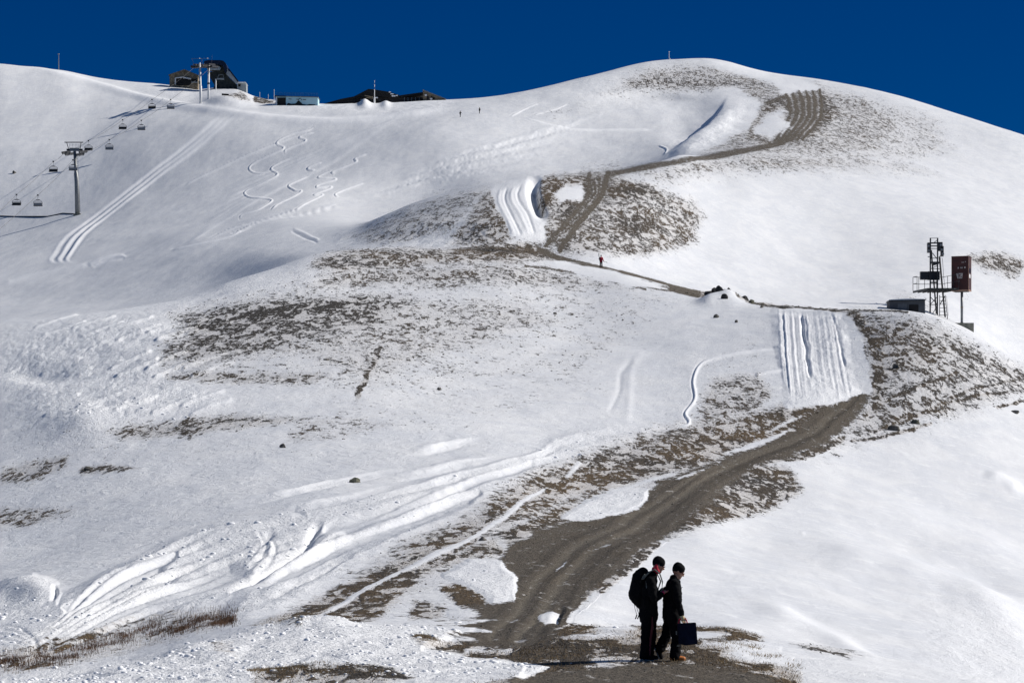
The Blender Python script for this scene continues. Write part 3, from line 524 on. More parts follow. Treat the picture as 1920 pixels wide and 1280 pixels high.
def sstep(v, lo_, hi_):
    n = N('ShaderNodeMapRange', interpolation_type='SMOOTHSTEP'); LK(v, n.inputs[0])
    for k, q in ((1, lo_), (2, hi_)):
        if isinstance(q, (int, float)): n.inputs[k].default_value = q
        else: LK(q, n.inputs[k])
    return n.outputs[0]
g_ = N('ShaderNodeTexCoord'); geo = g_.outputs['Object']
a1 = N('ShaderNodeAttribute', attribute_name='cover'); a2 = N('ShaderNodeAttribute', attribute_name='cover2')
s1 = N('ShaderNodeSeparateColor'); LK(a1.outputs[0], s1.inputs[0]); s2 = N('ShaderNodeSeparateColor'); LK(a2.outputs[0], s2.inputs[0])
dI, rO, fR = s1.outputs[0], s1.outputs[1], s1.outputs[2]; bR, rG = s2.outputs[0], s2.outputs[1]
n_f = noise(1.5, 8, .72, 1, .5, .8, .4); n_c = noise(.16, 4, .6, 1, .35, 1, 0, 40); n_m = noise(5.5, 6, .7, 1, .5, .8, 0, 9); n_t = noise(.6, 5, .65, 1, .25, .5, .6, 77)
n_s = noise(2.6, 6, .7, .8, .2, .6, .5, 17)
v = mth('ADD', mth('MULTIPLY', n_f, .34), mth('MULTIPLY', n_m, .18)); v = mth('ADD', v, mth('MULTIPLY', n_s, .20)); v = mth('ADD', v, mth('MULTIPLY', n_c, .12)); v = mth('ADD', v, mth('MULTIPLY', n_t, .16))
thr = mth('MULTIPLY_ADD', dI, -.37, .650)
dm = mth('MULTIPLY', sstep(mth('SUBTRACT', v, thr), -.012, .022), sstep(dI, .04, .12))
fl1 = mth('SUBTRACT', noise(1.15, 4, .62, .8, .16, .5, .5, 101), mth('MULTIPLY_ADD', dI, .22, .40)); fl2 = mth('SUBTRACT', noise(3.4, 4, .65, .8, .16, .5, .4, 133), mth('MULTIPLY_ADD', dI, .22, .43))
dm = mth('MULTIPLY', dm, mth('SUBTRACT', 1.0, mth('MULTIPLY', mth('MAXIMUM', sstep(fl1, 0.0, .03), sstep(fl2, 0.0, .03)), .88)))
rv = mth('ADD', mth('MULTIPLY', n_f, .5), mth('MULTIPLY', n_m, .5)); rm = mth('MULTIPLY', sstep(mth('SUBTRACT', rv, mth('MULTIPLY_ADD', rO, -.46, .72)), -.01, .03), sstep(rO, .05, .2))
snow = mixc(sstep(noise(.35, 6, .6, .8, .3, 1, .8, 5), .35, .7), (.735, .75, .775), (.82, .825, .83))
snow = mixc(mth('MULTIPLY', sstep(noise(1.9, 8, .74, .45, .55, 1, .7, 51), .52, .62), .75), snow, (.90, .905, .905))
snow = mixc(fR, snow, (.95, .955, .96))
snow = mixc(mth('MULTIPLY', sstep(dI, .25, .6), .5), snow, (.78, .735, .69))
hint = mth('MULTIPLY', sstep(mth('SUBTRACT', noise(5, 7, .78, .8, .5, .8, .3, 91), mth('MULTIPLY_ADD', dI, -.34, .66)), -.02, .05), mth('MULTIPLY', sstep(dI, .1, .35), .42))
snow = mixc(hint, snow, mixc(bR, (.27, .265, .26), (.34, .27, .19)))
dirtc = mixc(sstep(noise(7, 6, .8, 1, .6, .8, 0, 19), .40, .64), (.012, .011, .010), (.115, .103, .088))
grass = mixc(sstep(noise(9, 4, .6, 1, .6, .6, 0, 3), .38, .62), (.055, .035, .018), (.24, .165, .085))
dirtc = mixc(mth('MULTIPLY', bR, sstep(n_c, .3, .65)), dirtc, grass)
grav = mixc(sstep(noise(14, 5, .75, 1, .6, 1, 0, 31), .36, .66), (.052, .043, .032), (.19, .163, .128))
grav = mixc(mth('MULTIPLY', sstep(noise(.8, 5, .6, 1, .25, 1, .4, 13), .4, .7), .6), grav, (.105, .083, .058))
lt = s2.outputs[2]; grav = mixc(mth('MULTIPLY', sstep(lt, .5, 1.0), .55), grav, (.20, .175, .135)); grav = mixc(mth('MULTIPLY', sstep(lt, .5, .0), .7), grav, (.035, .028, .02))
grav = mixc(sstep(noise(24, 3, .7, 1, .7, 1, 0, 71), .66, .71), grav, (.42, .40, .36)); grav = mixc(sstep(noise(17, 3, .7, 1, .7, 1, 0, 83), .63, .70), grav, (.02, .018, .014))
grav = mixc(mth('MULTIPLY', sstep(noise(2.2, 6, .7, 1, .35, 1, .6, 29), .60, .68), .75), grav, (.62, .60, .57))
col = mixc(dm, snow, dirtc); col = mixc(rm, col, grav)
bs = N('ShaderNodeBsdfPrincipled'); LK(col, bs.inputs['Base Color'])
gnd = mth('MAXIMUM', dm, rm); LK(mth('MULTIPLY_ADD', gnd, .35, .55), bs.inputs['Roughness']); bs.inputs['Specular IOR Level'].default_value = .25
sas = noise(1.3, 8, .68, .8, .45, .5, .8, 21); fine = noise(11, 5, .7, 1, .5, 1, 0, 61); mid = noise(3.2, 6, .7, 1, .45, 1, .3, 62)
slk = mth('MULTIPLY_ADD', sstep(lt, 0.0, .5), .75, .25)
hb = mth('ADD', mth('MULTIPLY', mth('MULTIPLY', sas, .14), slk), mth('MULTIPLY', noise(4.2, 7, .75, .5, .5, 1, .6, 55), .035)); hb = mth('ADD', hb, mth('MULTIPLY', mth('MULTIPLY', rG, mid), .22)); hb = mth('ADD', hb, mth('MULTIPLY', fine, mth('MULTIPLY_ADD', rG, .03, .006)))
hb = mth('ADD', hb, mth('MULTIPLY', gnd, mth('MULTIPLY_ADD', n_m, .20, .06)))
bp = N('ShaderNodeBump'); bp.inputs['Strength'].default_value = .9; bp.inputs['Distance'].default_value = 1.0; LK(hb, bp.inputs['Height']); LK(bp.outputs[0], bs.inputs['Normal'])
mo = N('ShaderNodeOutputMaterial'); LK(bs.outputs[0], mo.inputs[0])
gme = build_ground(); gme.materials.append(gm); ground = bpy.data.objects.new('ground', gme); C.objects.link(ground); tag(ground, kind='structure')
#OBJECTS
# ---------------------------------------------------------------- helpers that place things on the terrain
def on(x, y, dz=0.0):
    X, D, Z = gpos(x, y); return Vector((X, D, gz(X, D) + dz))
def P(x, y, D): return Vector(((x - 960) / F_ * D, D, (HZ - y) / F_ * D))
def stuff_mesh(name, V, Fc, m, smooth=False):
    me = bpy.data.meshes.new(name); me.vertices.add(len(V)); me.vertices.foreach_set('co', V.astype(np.float32).ravel()); k = Fc.shape[1]
    me.loops.add(Fc.size); me.loops.foreach_set('vertex_index', Fc.astype(np.int32).ravel()); me.polygons.add(len(Fc))
    me.polygons.foreach_set('loop_start', (np.arange(len(Fc)) * k).astype(np.int32)); me.polygons.foreach_set('loop_total', np.full(len(Fc), k, np.int32))
    me.polygons.foreach_set('use_smooth', np.full(len(Fc), smooth)); me.update(calc_edges=True); me.validate(); me.materials.append(m)
    o = bpy.data.objects.new(name, me); C.objects.link(o); return o
rg = np.random.RandomState(5)
def pick(weight, n, extra=None):
    vis = GPY <= np.minimum.accumulate(np.where(GD < 8, 9999, GPY), 0) + .5
    w_ = np.where(vis & (GPX > -60) & (GPX < 1980) & (GPY < 1330) & (GPY > 100), weight, 0).ravel(); w_ = w_ / w_.sum()
    idx = rg.choice(w_.size, n, p=w_); r_, c_ = np.unravel_index(idx, GD.shape); r_ = np.clip(r_, 1, NRW - 2); c_ = np.clip(c_, 1, NC - 2)
    f, g = rg.rand(n), rg.rand(n)
    L = lambda A: (A[r_, c_] * (1 - f) + A[r_ + 1, c_] * f) * (1 - g) + (A[r_, c_ + 1] * (1 - f) + A[r_ + 1, c_ + 1] * f) * g
    return L(GX), L(GD), L(ZF)
def ico(sub):
    b = bmesh.new(); bmesh.ops.create_icosphere(b, subdivisions=sub, radius=1); v = np.array([q.co[:] for q in b.verts]); f = np.array([[q.index for q in p.verts] for p in b.faces]); b.free(); return v, f
def scatter(name, pts, sizes, m, sub=1, flat=.6, jit=.3, smooth=False):
    tv, tf = ico(sub); n = len(sizes); X, Y, Z = pts; V = np.empty((n, len(tv), 3))
    J = tv[None] * (1 + jit * rg.randn(n, len(tv), 1)); an = rg.rand(n) * 6.28; ca, sa = np.cos(an)[:, None], np.sin(an)[:, None]
    st = 1 + .5 * rg.rand(n)[:, None]; x = J[:, :, 0] * st; y = J[:, :, 1]; fl = flat * (.6 + .7 * rg.rand(n)[:, None])
    V[:, :, 0] = X[:, None] + sizes[:, None] * (x * ca - y * sa); V[:, :, 1] = Y[:, None] + sizes[:, None] * (x * sa + y * ca); V[:, :, 2] = Z[:, None] + sizes[:, None] * fl * (J[:, :, 2] + .15)
    Fc = (tf[None] + (np.arange(n) * len(tv))[:, None, None]).reshape(-1, 3); return stuff_mesh(name, V.reshape(-1, 3), Fc, m, smooth)

M = {}
M['stone'] = mat('grey_stone', (.045, .04, .035), .9, var=.5, scale=2.5, col2=(.19, .175, .15), bump=.6)
M['black_rock'] = mat('black_rock', (.010, .010, .010), .85, scale=2.5, col2=(.06, .056, .052), bump=.6)
M['boulder'] = mat('lichen_boulder', (.05, .052, .035), .9, scale=3, col2=(.17, .165, .115), bump=.7)
M['clod'] = mat('snow_clod', (.86, .87, .89), .7, scale=6, col2=(.93, .935, .94))
M['grass'] = mat('dry_grass_blades', (.05, .022, .012), .8, scale=1.5, col2=(.22, .12, .06))
M['straw'] = mat('straw_grass', (.11, .07, .03), .8, scale=1.5, col2=(.33, .23, .11))
M['steel'] = mat('galvanised_steel', (.20, .205, .21), .55, .5, scale=2, col2=(.30, .31, .31))
M['dsteel'] = mat('dark_steel', (.020, .021, .024), .55, .3, scale=3, col2=(.05, .05, .052))
M['white'] = mat('white_paint', (.70, .70, .69), .5, scale=1.2, col2=(.82, .82, .81))
M['black'] = mat('black_plastic', (.012, .012, .014), .5, scale=4, col2=(.03, .03, .032))
M['rope'] = mat('wire_rope', (.10, .10, .10), .6, .4)
M['conc'] = mat('weathered_concrete', (.14, .145, .115), .9, scale=1.6, col2=(.30, .29, .24), bump=.4)
M['seatgrey'] = mat('grey_seat_shell', (.22, .225, .23), .6, scale=3, col2=(.30, .30, .31))

# scattered stones, clods and dry grass
wd = np.where(Dirt > .3, Dirt ** 2, 0) * (1 - Road) * (GD ** .3) + .15 * Road
x, y, z = pick(wd * (GD < 420), 12000); sz = np.clip(.00042 * y ** .9 * (.4 + 1.3 * rg.rand(len(x)) ** 4), .012, .2)
tag(scatter('scattered_stones', (x, y, z), sz, M['stone']), 'small dark stones and turf clods poking through the snow', 'stones', kind='stuff')
rn = np.where(GD < 220, Rough ** 2 * (1 - Dirt), 0) * (1 + 3 * (GPY > 1160)) * (GPX < 1300)
x, y, z = pick(rn, 4500); sz = np.clip(.00034 * y * (.3 + 3.0 * rg.rand(len(x)) ** 7), .006, .13)
tag(scatter('snow_clods', (x, y, z), sz, M['clod'], 2, .55, .10, True), 'lumps of broken snow thrown up by the ploughing', 'snow lumps', kind='stuff')
def grassy(name, pts, hgt, wdt, m, lean=.35):
    X, Y, Z = pts; n = len(X); h_ = hgt * (.35 + .75 * rg.rand(n)); a = rg.rand(n) * 6.28; lx = lean * h_ * rg.randn(n); ly = lean * h_ * rg.randn(n); V = np.zeros((n, 5, 3)); w2 = wdt * (.6 + .8 * rg.rand(n))
    dx, dy = np.cos(a) * w2, np.sin(a) * w2 * .5
    for k, (t, s_) in enumerate(((0, 1), (0, -1), (.55, .8), (.55, -.8), (1, 0))):
        V[:, k, 0] = X + dx * s_ + lx * t * t; V[:, k, 1] = Y + dy * s_ + ly * t * t; V[:, k, 2] = Z - .02 + h_ * t
    Fc = np.array([[0, 1, 3], [0, 3, 2], [2, 3, 4]]); return stuff_mesh(name, V.reshape(-1, 3), (Fc[None] + (np.arange(n) * 5)[:, None, None]).reshape(-1, 3), m)
def band(pts, wd_, n):
    L = smooth_line(pts); i, d, s, a = sdist(L, wd_ * 3 + 6, False); W = np.zeros(GD.shape); W[i] = np.exp(-(d / wd_) ** 2) * GATE * (.15 + np.clip(vnoise(GX[i] / .7, GY[i] / 2.0, 41) + .25, 0, 1) * 1.6); return pick(W, n)
gr = [band([(-20, 1248), (80, 1232), (180, 1212), (300, 1180), (400, 1160), (435, 1155)], 11, 5200), band([(-20, 1256), (60, 1248), (140, 1238)], 9, 1500), band([(320, 1182), (380, 1164), (432, 1158)], 6, 1700), band([(225, 1195), (280, 1175), (300, 1170)], 5, 500)]
gp = tuple(np.concatenate([g[k] for g in gr]) for k in range(3))
tag(grassy('dry_grass', gp, .17, .0045, M['grass'], .22), 'reddish brown dry grass stalks sticking out of the snow bank', 'dry grass', kind='stuff')
wg = np.where((Brown > .55) & (Dirt > .45) & (GD < 130), Dirt * (1 - Road), 0)
gx_, gy_, gz_ = pick(wg, 15000); t2 = [band([(1350, 1245), (1385, 1243)], 6, 250), band([(1410, 1240), (1460, 1238)], 5, 200), band([(1330, 1215), (1420, 1222)], 6, 400), band([(1480, 1252), (1500, 1256)], 5, 120), band([(470, 1262), (620, 1255)], 6, 900)]
gp = tuple(np.concatenate([v_] + [g[k] for g in t2]) for k, v_ in enumerate((gx_, gy_, gz_)))
tag(grassy('straw_turf', gp, .075, .0045, M['straw'], .7), 'short straw coloured turf beside the gravel road', 'turf', kind='stuff')

# ---------------------------------------------------------------- boulders
def rock(name, x, y, wpx_, hpx_, label, cat='boulder', m='boulder', seed=1, squ=.8, parts=1):
    p = on(x, y); s = p.y / F_; b = bmesh.new(); rr_ = np.random.RandomState(seed)
    bmesh.ops.create_icosphere(b, subdivisions=3, radius=1); pl = [(Vector(rr_.randn(3)).normalized(), .55 + .35 * rr_.rand()) for _ in range(12)]
    for v in b.verts:
        for n_, d_ in pl:
            q = v.co.dot(n_)
            if q > d_: v.co -= n_ * (q - d_)
        v.co *= 1 + .05 * rr_.randn(); v.co = Vector((v.co.x * wpx_ * s / 2, v.co.y * wpx_ * s / 2 * squ, v.co.z * hpx_ * s))
    me = bpy.data.meshes.new(name); b.to_mesh(me); b.free(); me.materials.append(M[m]); o = bpy.data.objects.new(name, me); C.objects.link(o)
    o.location = p + Vector((0, 0, hpx_ * s * .15)); return tag(o, label, cat)
rock('boulder', 664, 908, 26, 9, 'olive green boulder alone on the smooth snow left of the road', seed=3)
rock('boulder', 531, 838, 14, 7, 'small dark boulder on open snow below the speckled turf patch', m='stone', seed=4)
rock('boulder', 1676, 811, 26, 9, 'dark flat boulder low on the right bank between turf streaks', m='stone', seed=5)
rock('boulder', 1716, 799, 22, 7, 'smooth grey slab rock just right of the dark flat boulder', seed=6)
rock('boulder', 1681, 692, 17, 9, 'rounded grey boulder among speckled turf below the winch tower', m='stone', seed=7)
rock('slab_rock', 1903, 778, 22, 4, 'thin dark slab lying on snow at the right edge', 'rock', 'stone', 8)
rock('boulder', 1343, 592, 11, 6, 'small black boulder on the snow below the rock outcrop', m='stone', seed=9)
rock('boulder', 1381, 601, 7, 5, 'tiny black stone right of and below the small black boulder', m='stone', seed=10)
rock('boulder', 1409, 568, 14, 7, 'grey round boulder on the crest right of the outcrop', m='boulder', seed=11)
rock('boulder', 1429, 575, 8, 5, 'small dark stone below the grey round crest boulder', m='stone', seed=12)
rock('boulder', 27, 323, 8, 5, 'lone dark rock in the snow left of the lift pylon', m='stone', seed=13)
rock('boulder', 612, 678, 14, 3, 'flat dark stone in snow right of the black speckled patch', m='stone', seed=14)
rock('boulder', 640, 682, 8, 3, 'tiny dark stone just right of a flat dark stone', m='stone', seed=24)
rock('boulder', 823, 726, 9, 4, 'small black stone alone on the middle snow slope', m='stone', seed=15)
rock('boulder', 165, 882, 20, 6, 'dark rock at the left end of the short turf streak', m='stone', seed=16)
rock('boulder', 1041, 586, 8, 4, 'small dark stone on smooth snow below the track fork', m='stone', seed=17)
rock('boulder', 905, 1026, 16, 8, 'grey rock with snow cap beside the snow ribbon', m='stone', seed=18)
def outcrop():
    t = empty('rock_outcrop', on(1360, 566), 'jagged black rock outcrop capped with snow on the crest', 'outcrop')
    for k, (x, y, w_, h_) in enumerate(((1328, 562, 14, 7), (1341, 558, 17, 10), (1352, 556, 15, 12), (1360, 553, 13, 12), (1368, 548, 8, 9), (1359, 569, 12, 7), (1396, 562, 13, 8), (1350, 563, 14, 8))):
        o = rock('rock_slab', x, y, w_ * 1.15, h_ * 1.2, 'x', m='black_rock', seed=40 + k, squ=.4); del o['label']; del o['category']; o.location = o.location - t.location; o.parent = t; o.rotation_euler = (0, R(-25), 0)
outcrop()

# ---------------------------------------------------------------- people
def fused(name, prims, mt, parent, vox=.012, noise_=.0, label=None, extra=None, sm=3):
    """one continuous surface from tapered, elliptical limbs: each (a, b, ra, rb, squash)"""
    b = bmesh.new()
    for pr in prims:
        a, c, ra, rb = Vector(pr[0]), Vector(pr[1]), pr[2], pr[3]; sq = pr[4] if len(pr) > 4 else 1.0
        d = c - a; n = 5; pts = [a + d * (k / n) for k in range(n + 1)]
        for k, p in enumerate(pts):
            rr_ = ra + (rb - ra) * k / n
            mtx = Matrix.Translation(p) @ Matrix.Diagonal((rr_, rr_ * sq, rr_, 1)); bmesh.ops.create_icosphere(b, subdivisions=2, radius=1, matrix=mtx)
        if d.length > 1e-4:
            q = d.to_track_quat('Z', 'Y').to_matrix(); A = []; B = []
            for k in range(14):
                an = 2 * math.pi * k / 14; u = q @ Vector((math.cos(an), math.sin(an), 0)); u = Vector((u.x, u.y * sq, u.z)); A.append(b.verts.new(a + u * ra)); B.append(b.verts.new(c + u * rb))
            for k in range(14): b.faces.new((A[k], A[(k + 1) % 14], B[(k + 1) % 14], B[k]))
            b.faces.new(A[::-1]); b.faces.new(B)
    bmesh.ops.recalc_face_normals(b, faces=b.faces)
    me = bpy.data.meshes.new(name); b.to_mesh(me); b.free(); o = bpy.data.objects.new(name, me); C.objects.link(o)
    r_ = o.modifiers.new('r', 'REMESH'); r_.mode = 'VOXEL'; r_.voxel_size = vox; s_ = o.modifiers.new('s', 'SMOOTH'); s_.iterations = sm; s_.factor = .5
    dg = bpy.context.evaluated_depsgraph_get(); m2 = bpy.data.meshes.new_from_object(o.evaluated_get(dg)); o.modifiers.clear(); o.data = m2; bpy.data.meshes.remove(me); m2.name = name
    if noise_:
        co = np.empty(len(m2.vertices) * 3); m2.vertices.foreach_get('co', co); co = co.reshape(-1, 3); nn = np.empty(len(co) * 3); m2.vertices.foreach_get('normal', nn); nn = nn.reshape(-1, 3)
        k = vnoise(co[:, 0] / .11 + co[:, 1] / .13, co[:, 2] / .055, 3) + .6 * vnoise(co[:, 0] / .05, co[:, 2] / .03 + co[:, 1] / .05, 8); co += nn * (k * noise_)[:, None]; m2.vertices.foreach_set('co', co.ravel()); m2.update()
    m2.materials.clear(); m2.materials.append(mt)
    for p in m2.polygons: p.use_smooth = True
    if parent: o.parent = parent
    if label: o['label'] = label
    return o
skin = mat('skin', (.30, .15, .10), .55, scale=9, col2=(.42, .23, .16))
blk = mat('black_fabric', (.002, .002, .003), .95, scale=8, col2=(.007, .007, .008)); nvy = mat('navy_fabric', (.004, .006, .016), .8, scale=6, col2=(.010, .014, .035))
red = mat('red_fabric', (.45, .012, .03), .8, scale=6, col2=(.60, .02, .05)); dred = mat('dark_red_trim', (.07, .004, .008), .8)
for m_ in (blk, nvy): m_.node_tree.nodes['Principled BSDF'].inputs['Specular IOR Level'].default_value = .12
gry = mat('grey_pack_fabric', (.10, .11, .10), .8, scale=9, col2=(.16, .165, .15))
orng = mat('orange_boot', (.55, .17, .03), .6); solew = mat('pale_sole', (.35, .36, .33), .7); pink = mat('pink_glove', (.55, .03, .10), .7); glass = mat('dark_lens', (.01, .01, .05), .15)
leath = mat('tan_glove', (.50, .40, .22), .7, scale=12, col2=(.62, .50, .30))
def hand_prims(w_, d, side, up, curl=.6):
    """palm and five bent fingers at wrist w_, pointing along d; up = thumb direction"""
    w_ = Vector(w_); d = Vector(d).normalized(); u = Vector(up).normalized(); nrm = d.cross(u).normalized() * side; out = [(w_, w_ + d * .075, .024, .026, 1)]
    out += [(w_ + d * .05 + u * .014, w_ + d * .07 - u * .022, .02, .018, 1)]
    for k, ln in enumerate((.070, .078, .072, .056)):
        b_ = w_ + d * .085 + u * (.030 - .019 * k); m_ = b_ + (d * (1 - curl * .5) + nrm * curl * .6).normalized() * ln * .55; e_ = m_ + (d * (1 - curl) + nrm * curl * 1.3).normalized() * ln * .5; out += [(b_ - d * .02, m_, .0105, .0095, 1), (m_, e_, .0095, .008, 1)]
    t0 = w_ + d * .03 + u * .028; t1 = t0 + (u * .7 + d * .7).normalized() * .035; out += [(t0 - u * .01, t1, .013, .011, 1), (t1, t1 + (d + nrm * .4).normalized() * .028, .011, .009, 1)]
    return out
def head_prims(h, tilt):
    """h = centre of the skull; facing +x, tilted down by tilt"""
    h = Vector(h); q = Matrix.Rotation(tilt, 3, 'Y'); f = lambda x, y, z: h + q @ Vector((x, y, z))
    pr = [(f(-.018, 0, .03), f(.012, 0, .035), .088, .088, .86), (f(.02, 0, -.02), f(.032, 0, -.05), .068, .054, .92), (f(.045, 0, -.075), f(.062, 0, -.082), .034, .026, 1.1)]   # skull, face, chin
    pr += [(f(.088, 0, .008), f(.108, 0, -.022), .010, .015, 1), (f(.084, .012, -.026), f(.084, -.012, -.026), .013, .013, 1)]                                              # nose
    pr += [(f(.080, -.03, .018), f(.080, .03, .018), .016, .016, 1), (f(.083, -.018, -.048), f(.083, .018, -.048), .010, .010, 1)]                                                    # brow, lips
    pr += [(f(-.005, s * .076, .018), f(-.012, s * .080, -.018), .017, .012, .5) for s in (1, -1)]                                                                         # ears
    return pr, f
def person(name, label, base, rz, J, tilt, top, legs, shoe, hat, sc=1.0, group=None, vox=.012, hands=None, face=True, det=True):
    t = empty(name, base, label, 'person', group, rz); t.scale = (sc, sc, sc)
    sh, el, wr, hp, kn, an, toe = J['sh'], J['el'], J['wr'], J['hip'], J['knee'], J['ank'], J['toe']; pel, che, nk, hd = map(Vector, (J['pel'], J['che'], J['nk'], J['hd']))
    hpz, f = head_prims(hd, tilt)
    body = list(hpz) + [(nk - Vector((0, 0, .04)), hd + Vector((-.02, 0, -.05)), .058, .055), (pel, che, .105, .115, 1.2), (che, nk, .10, .06, 1.2)]
    for k in (0, 1):
        s_ = 1 if k == 0 else -1
        body += [(sh[k], el[k], .045, .038), (el[k], wr[k], .036, .026), (hp[k], kn[k], .075, .052), (kn[k], an[k], .048, .035), (an[k], toe[k], .035, .028)]
        hd_ = (hands or {}).get(k); d_ = Vector(wr[k]) - Vector(el[k]); body += hand_prims(wr[k], (hd_ or {}).get('d', d_), -s_, (hd_ or {}).get('up', (1, 0, .2)), (hd_ or {}).get('curl', .7))
    fused('body', body, skin, t, min(vox, .008) if det else vox, sm=1)
    jm = [(pel + Vector((0, 0, -.04)), pel + Vector((0, 0, .10)), .165, .158, 1.2), (pel + Vector((0, 0, .08)), che, .158, .166, 1.25), (che, Vector(sh[0]) * .5 + Vector(sh[1]) * .5, .164, .125, 1.3), (Vector(sh[0]), Vector(sh[1]), .078, .078), (nk + Vector((-.02, 0, -.08)), nk + Vector((.0, 0, .015)), .095, .078, 1.05)]
    for k in (0, 1): jm += [(sh[k], el[k], .084, .070), (el[k], Vector(wr[k]) + (Vector(el[k]) - Vector(wr[k])) * .06, .062, .047)]
    fused('jacket', jm, top, t, vox, .009)
    tm = [(pel + Vector((0, 0, -.06)), pel + Vector((0, 0, .04)), .135, .13, 1.2)]
    for k in (0, 1): tm += [(hp[k], kn[k], .108, .088), (kn[k], Vector(an[k]) + (Vector(kn[k]) - Vector(an[k])) * .05, .086, .094)]
    fused('trousers', tm, legs, t, vox, .010)
    for k in (0, 1):
        a_, b_ = Vector(an[k]), Vector(toe[k]); dd = (b_ - a_); up_ = Vector((0, 0, 1)) - dd.normalized() * dd.normalized().z; up_ = up_.normalized() if up_.length > .1 else Vector((-1, 0, 0))
        dn = dd.normalized(); hl = a_ - dn * .045 - up_ * .045
        o = fused('boot', [(a_ + up_ * .05, a_ - up_ * .02, .052, .05), (a_ - up_ * .02, b_, .05, .036, 1.1), (hl, b_ - up_ * .005, .040, .034, 1.15)], shoe[k][0], t, min(vox, .01), sm=2)
        if det:
            so = fused('sole', [(hl - up_ * .035, b_ - up_ * .028 + dn * .02, .016, .014, 2.6)], shoe[k][1], o, .009, sm=1)
    q = Matrix.Rotation(tilt, 3, 'Y')
    fused('knitted_hat', [(f(-.022, 0, .058), f(.010, 0, .060), .098, .096, .92), (f(-.035, 0, .090), f(-.015, 0, .098), .078, .070, .92), (f(-.062, 0, .02), f(-.05, 0, .05), .046, .055, 1.25)], hat, t, min(vox, .01), .002)
    return t, f
# the pair walking on the near turf; x forward, y to their left, z up
bA = on(1215, 1243); sA = bA.y / F_; pxA = lambda x, y, l=0: (((x - 1215) * sA), l, (1243 - y) * sA)
JA = dict(pel=pxA(1216, 1157), che=pxA(1214, 1112), nk=pxA(1224, 1083), hd=pxA(1234, 1066), sh=[pxA(1219, 1094, .19), pxA(1219, 1094, -.19)], el=[pxA(1233, 1124, .25), pxA(1226, 1128, -.25)], wr=[pxA(1243, 1112, .13), pxA(1240, 1118, -.20)],
          hip=[pxA(1219, 1158, .09), pxA(1213, 1158, -.09)], knee=[pxA(1222, 1198, .10), pxA(1211, 1200, -.10)], ank=[pxA(1216, 1234, .10), pxA(1209, 1234, -.10)], toe=[pxA(1232, 1238, .11), pxA(1223, 1239, -.11)])
pa, fa = person('person', 'person in black winter clothes and beanie with a red scarf and glasses carrying a backpack', bA, 0, JA, R(18), blk, blk, [(blk, solew), (blk, solew)], blk, hands={0: dict(d=(.6, -.5, .6), curl=.9), 1: dict(d=(.6, .3, .5), curl=.9)})
fused('scarf', [(fa(-.03, .055, -.045), fa(.02, .065, -.085), .036, .034), (fa(-.03, -.055, -.045), fa(.02, -.065, -.085), .036, .034), (fa(-.05, -.03, -.07), fa(-.05, .03, -.07), .04, .04), (fa(.02, .06, -.10), fa(.02, -.06, -.10), .035, .035), (fa(-.03, -.07, .0), fa(-.02, -.072, -.04), .03, .03)], red, pa, .01, .003)
mb = MB()
for s_ in (1, -1): mb.tube([fa(.096, s_ * .033, .016), fa(.101, s_ * .033, .012), fa(.103, s_ * .033, .004)], [.021, .022, .020], 10); mb.bar(fa(.095, s_ * .055, .014), fa(-.01, s_ * .082, .018), .006)
mb.bar(fa(.10, -.03, .014), fa(.10, .03, .014), .006); mb.build('glasses', glass, pa)
o = fused('glove', hand_prims(pxA(1240, 1118, -.20), (.6, .3, .5), 1, (1, 0, .2), .9) + [(pxA(1239, 1119, -.20), pxA(1241, 1116, -.19), .034, .034)], pink, pa, .009, sm=1)
mb = MB(); pts = [Vector(pxA(1222, 1160, -.19)), Vector(pxA(1222, 1180, -.20)), Vector(pxA(1219, 1200, -.185)), Vector(pxA(1217, 1232, -.19))]; mb.tube(pts, [.010, .022, .020, .012], 6); mb.build('trouser_stripe', dred, pa)
pa2 = on(1215, 1243)
bp_ = empty('backpack', bA, 'black and grey hiking backpack worn by the person in the red scarf', 'backpack')
fused('pack_body', [(pxA(1196, 1120), pxA(1199, 1088), .155, .13, 1.1), (pxA(1196, 1122), pxA(1202, 1136), .15, .10, 1.1), (pxA(1190, 1118), pxA(1191, 1122), .115, .11, 1.15), (pxA(1203, 1082), pxA(1206, 1078), .115, .09, 1.15)], blk, bp_, .012, .006)
fused('side_panel', [(pxA(1212, 1094, -.165), pxA(1213, 1108, -.185), .022, .03, .5), (pxA(1213, 1108, -.185), pxA(1215, 1119, -.18), .028, .05, .5), (pxA(1203, 1090, -.17), pxA(1208, 1082, -.17), .016, .016)], gry, bp_, .009, .003)
mb = MB(); mb.tube([pxA(1205, 1090, -.19), pxA(1215, 1078, -.20), pxA(1226, 1072, -.19), pxA(1236, 1080, -.19), pxA(1241, 1095, -.19), pxA(1240, 1110, -.19), pxA(1230, 1125, -.17)], .013, 6); mb.build('shoulder_strap', gry, bp_); mb = MB(); mb.tube([pxA(1205, 1090, .19), pxA(1215, 1078, .2), pxA(1230, 1074, .19), pxA(1240, 1095, .19), pxA(1230, 1125, .17)], .013, 6); mb.build('shoulder_strap', gry, bp_)
for dx in (0, 4):
    mb = MB(); mb.tube([pxA(1188 + dx, 1130, -.05), pxA(1190 + dx, 1145, -.06), pxA(1194 + dx, 1158, -.06)], .004, 5); mb.tube([pxA(1194 + dx, 1157, -.06), pxA(1191 + dx, 1165, -.06)], .010, 5); mb.build('dangling_strap', blk, bp_)

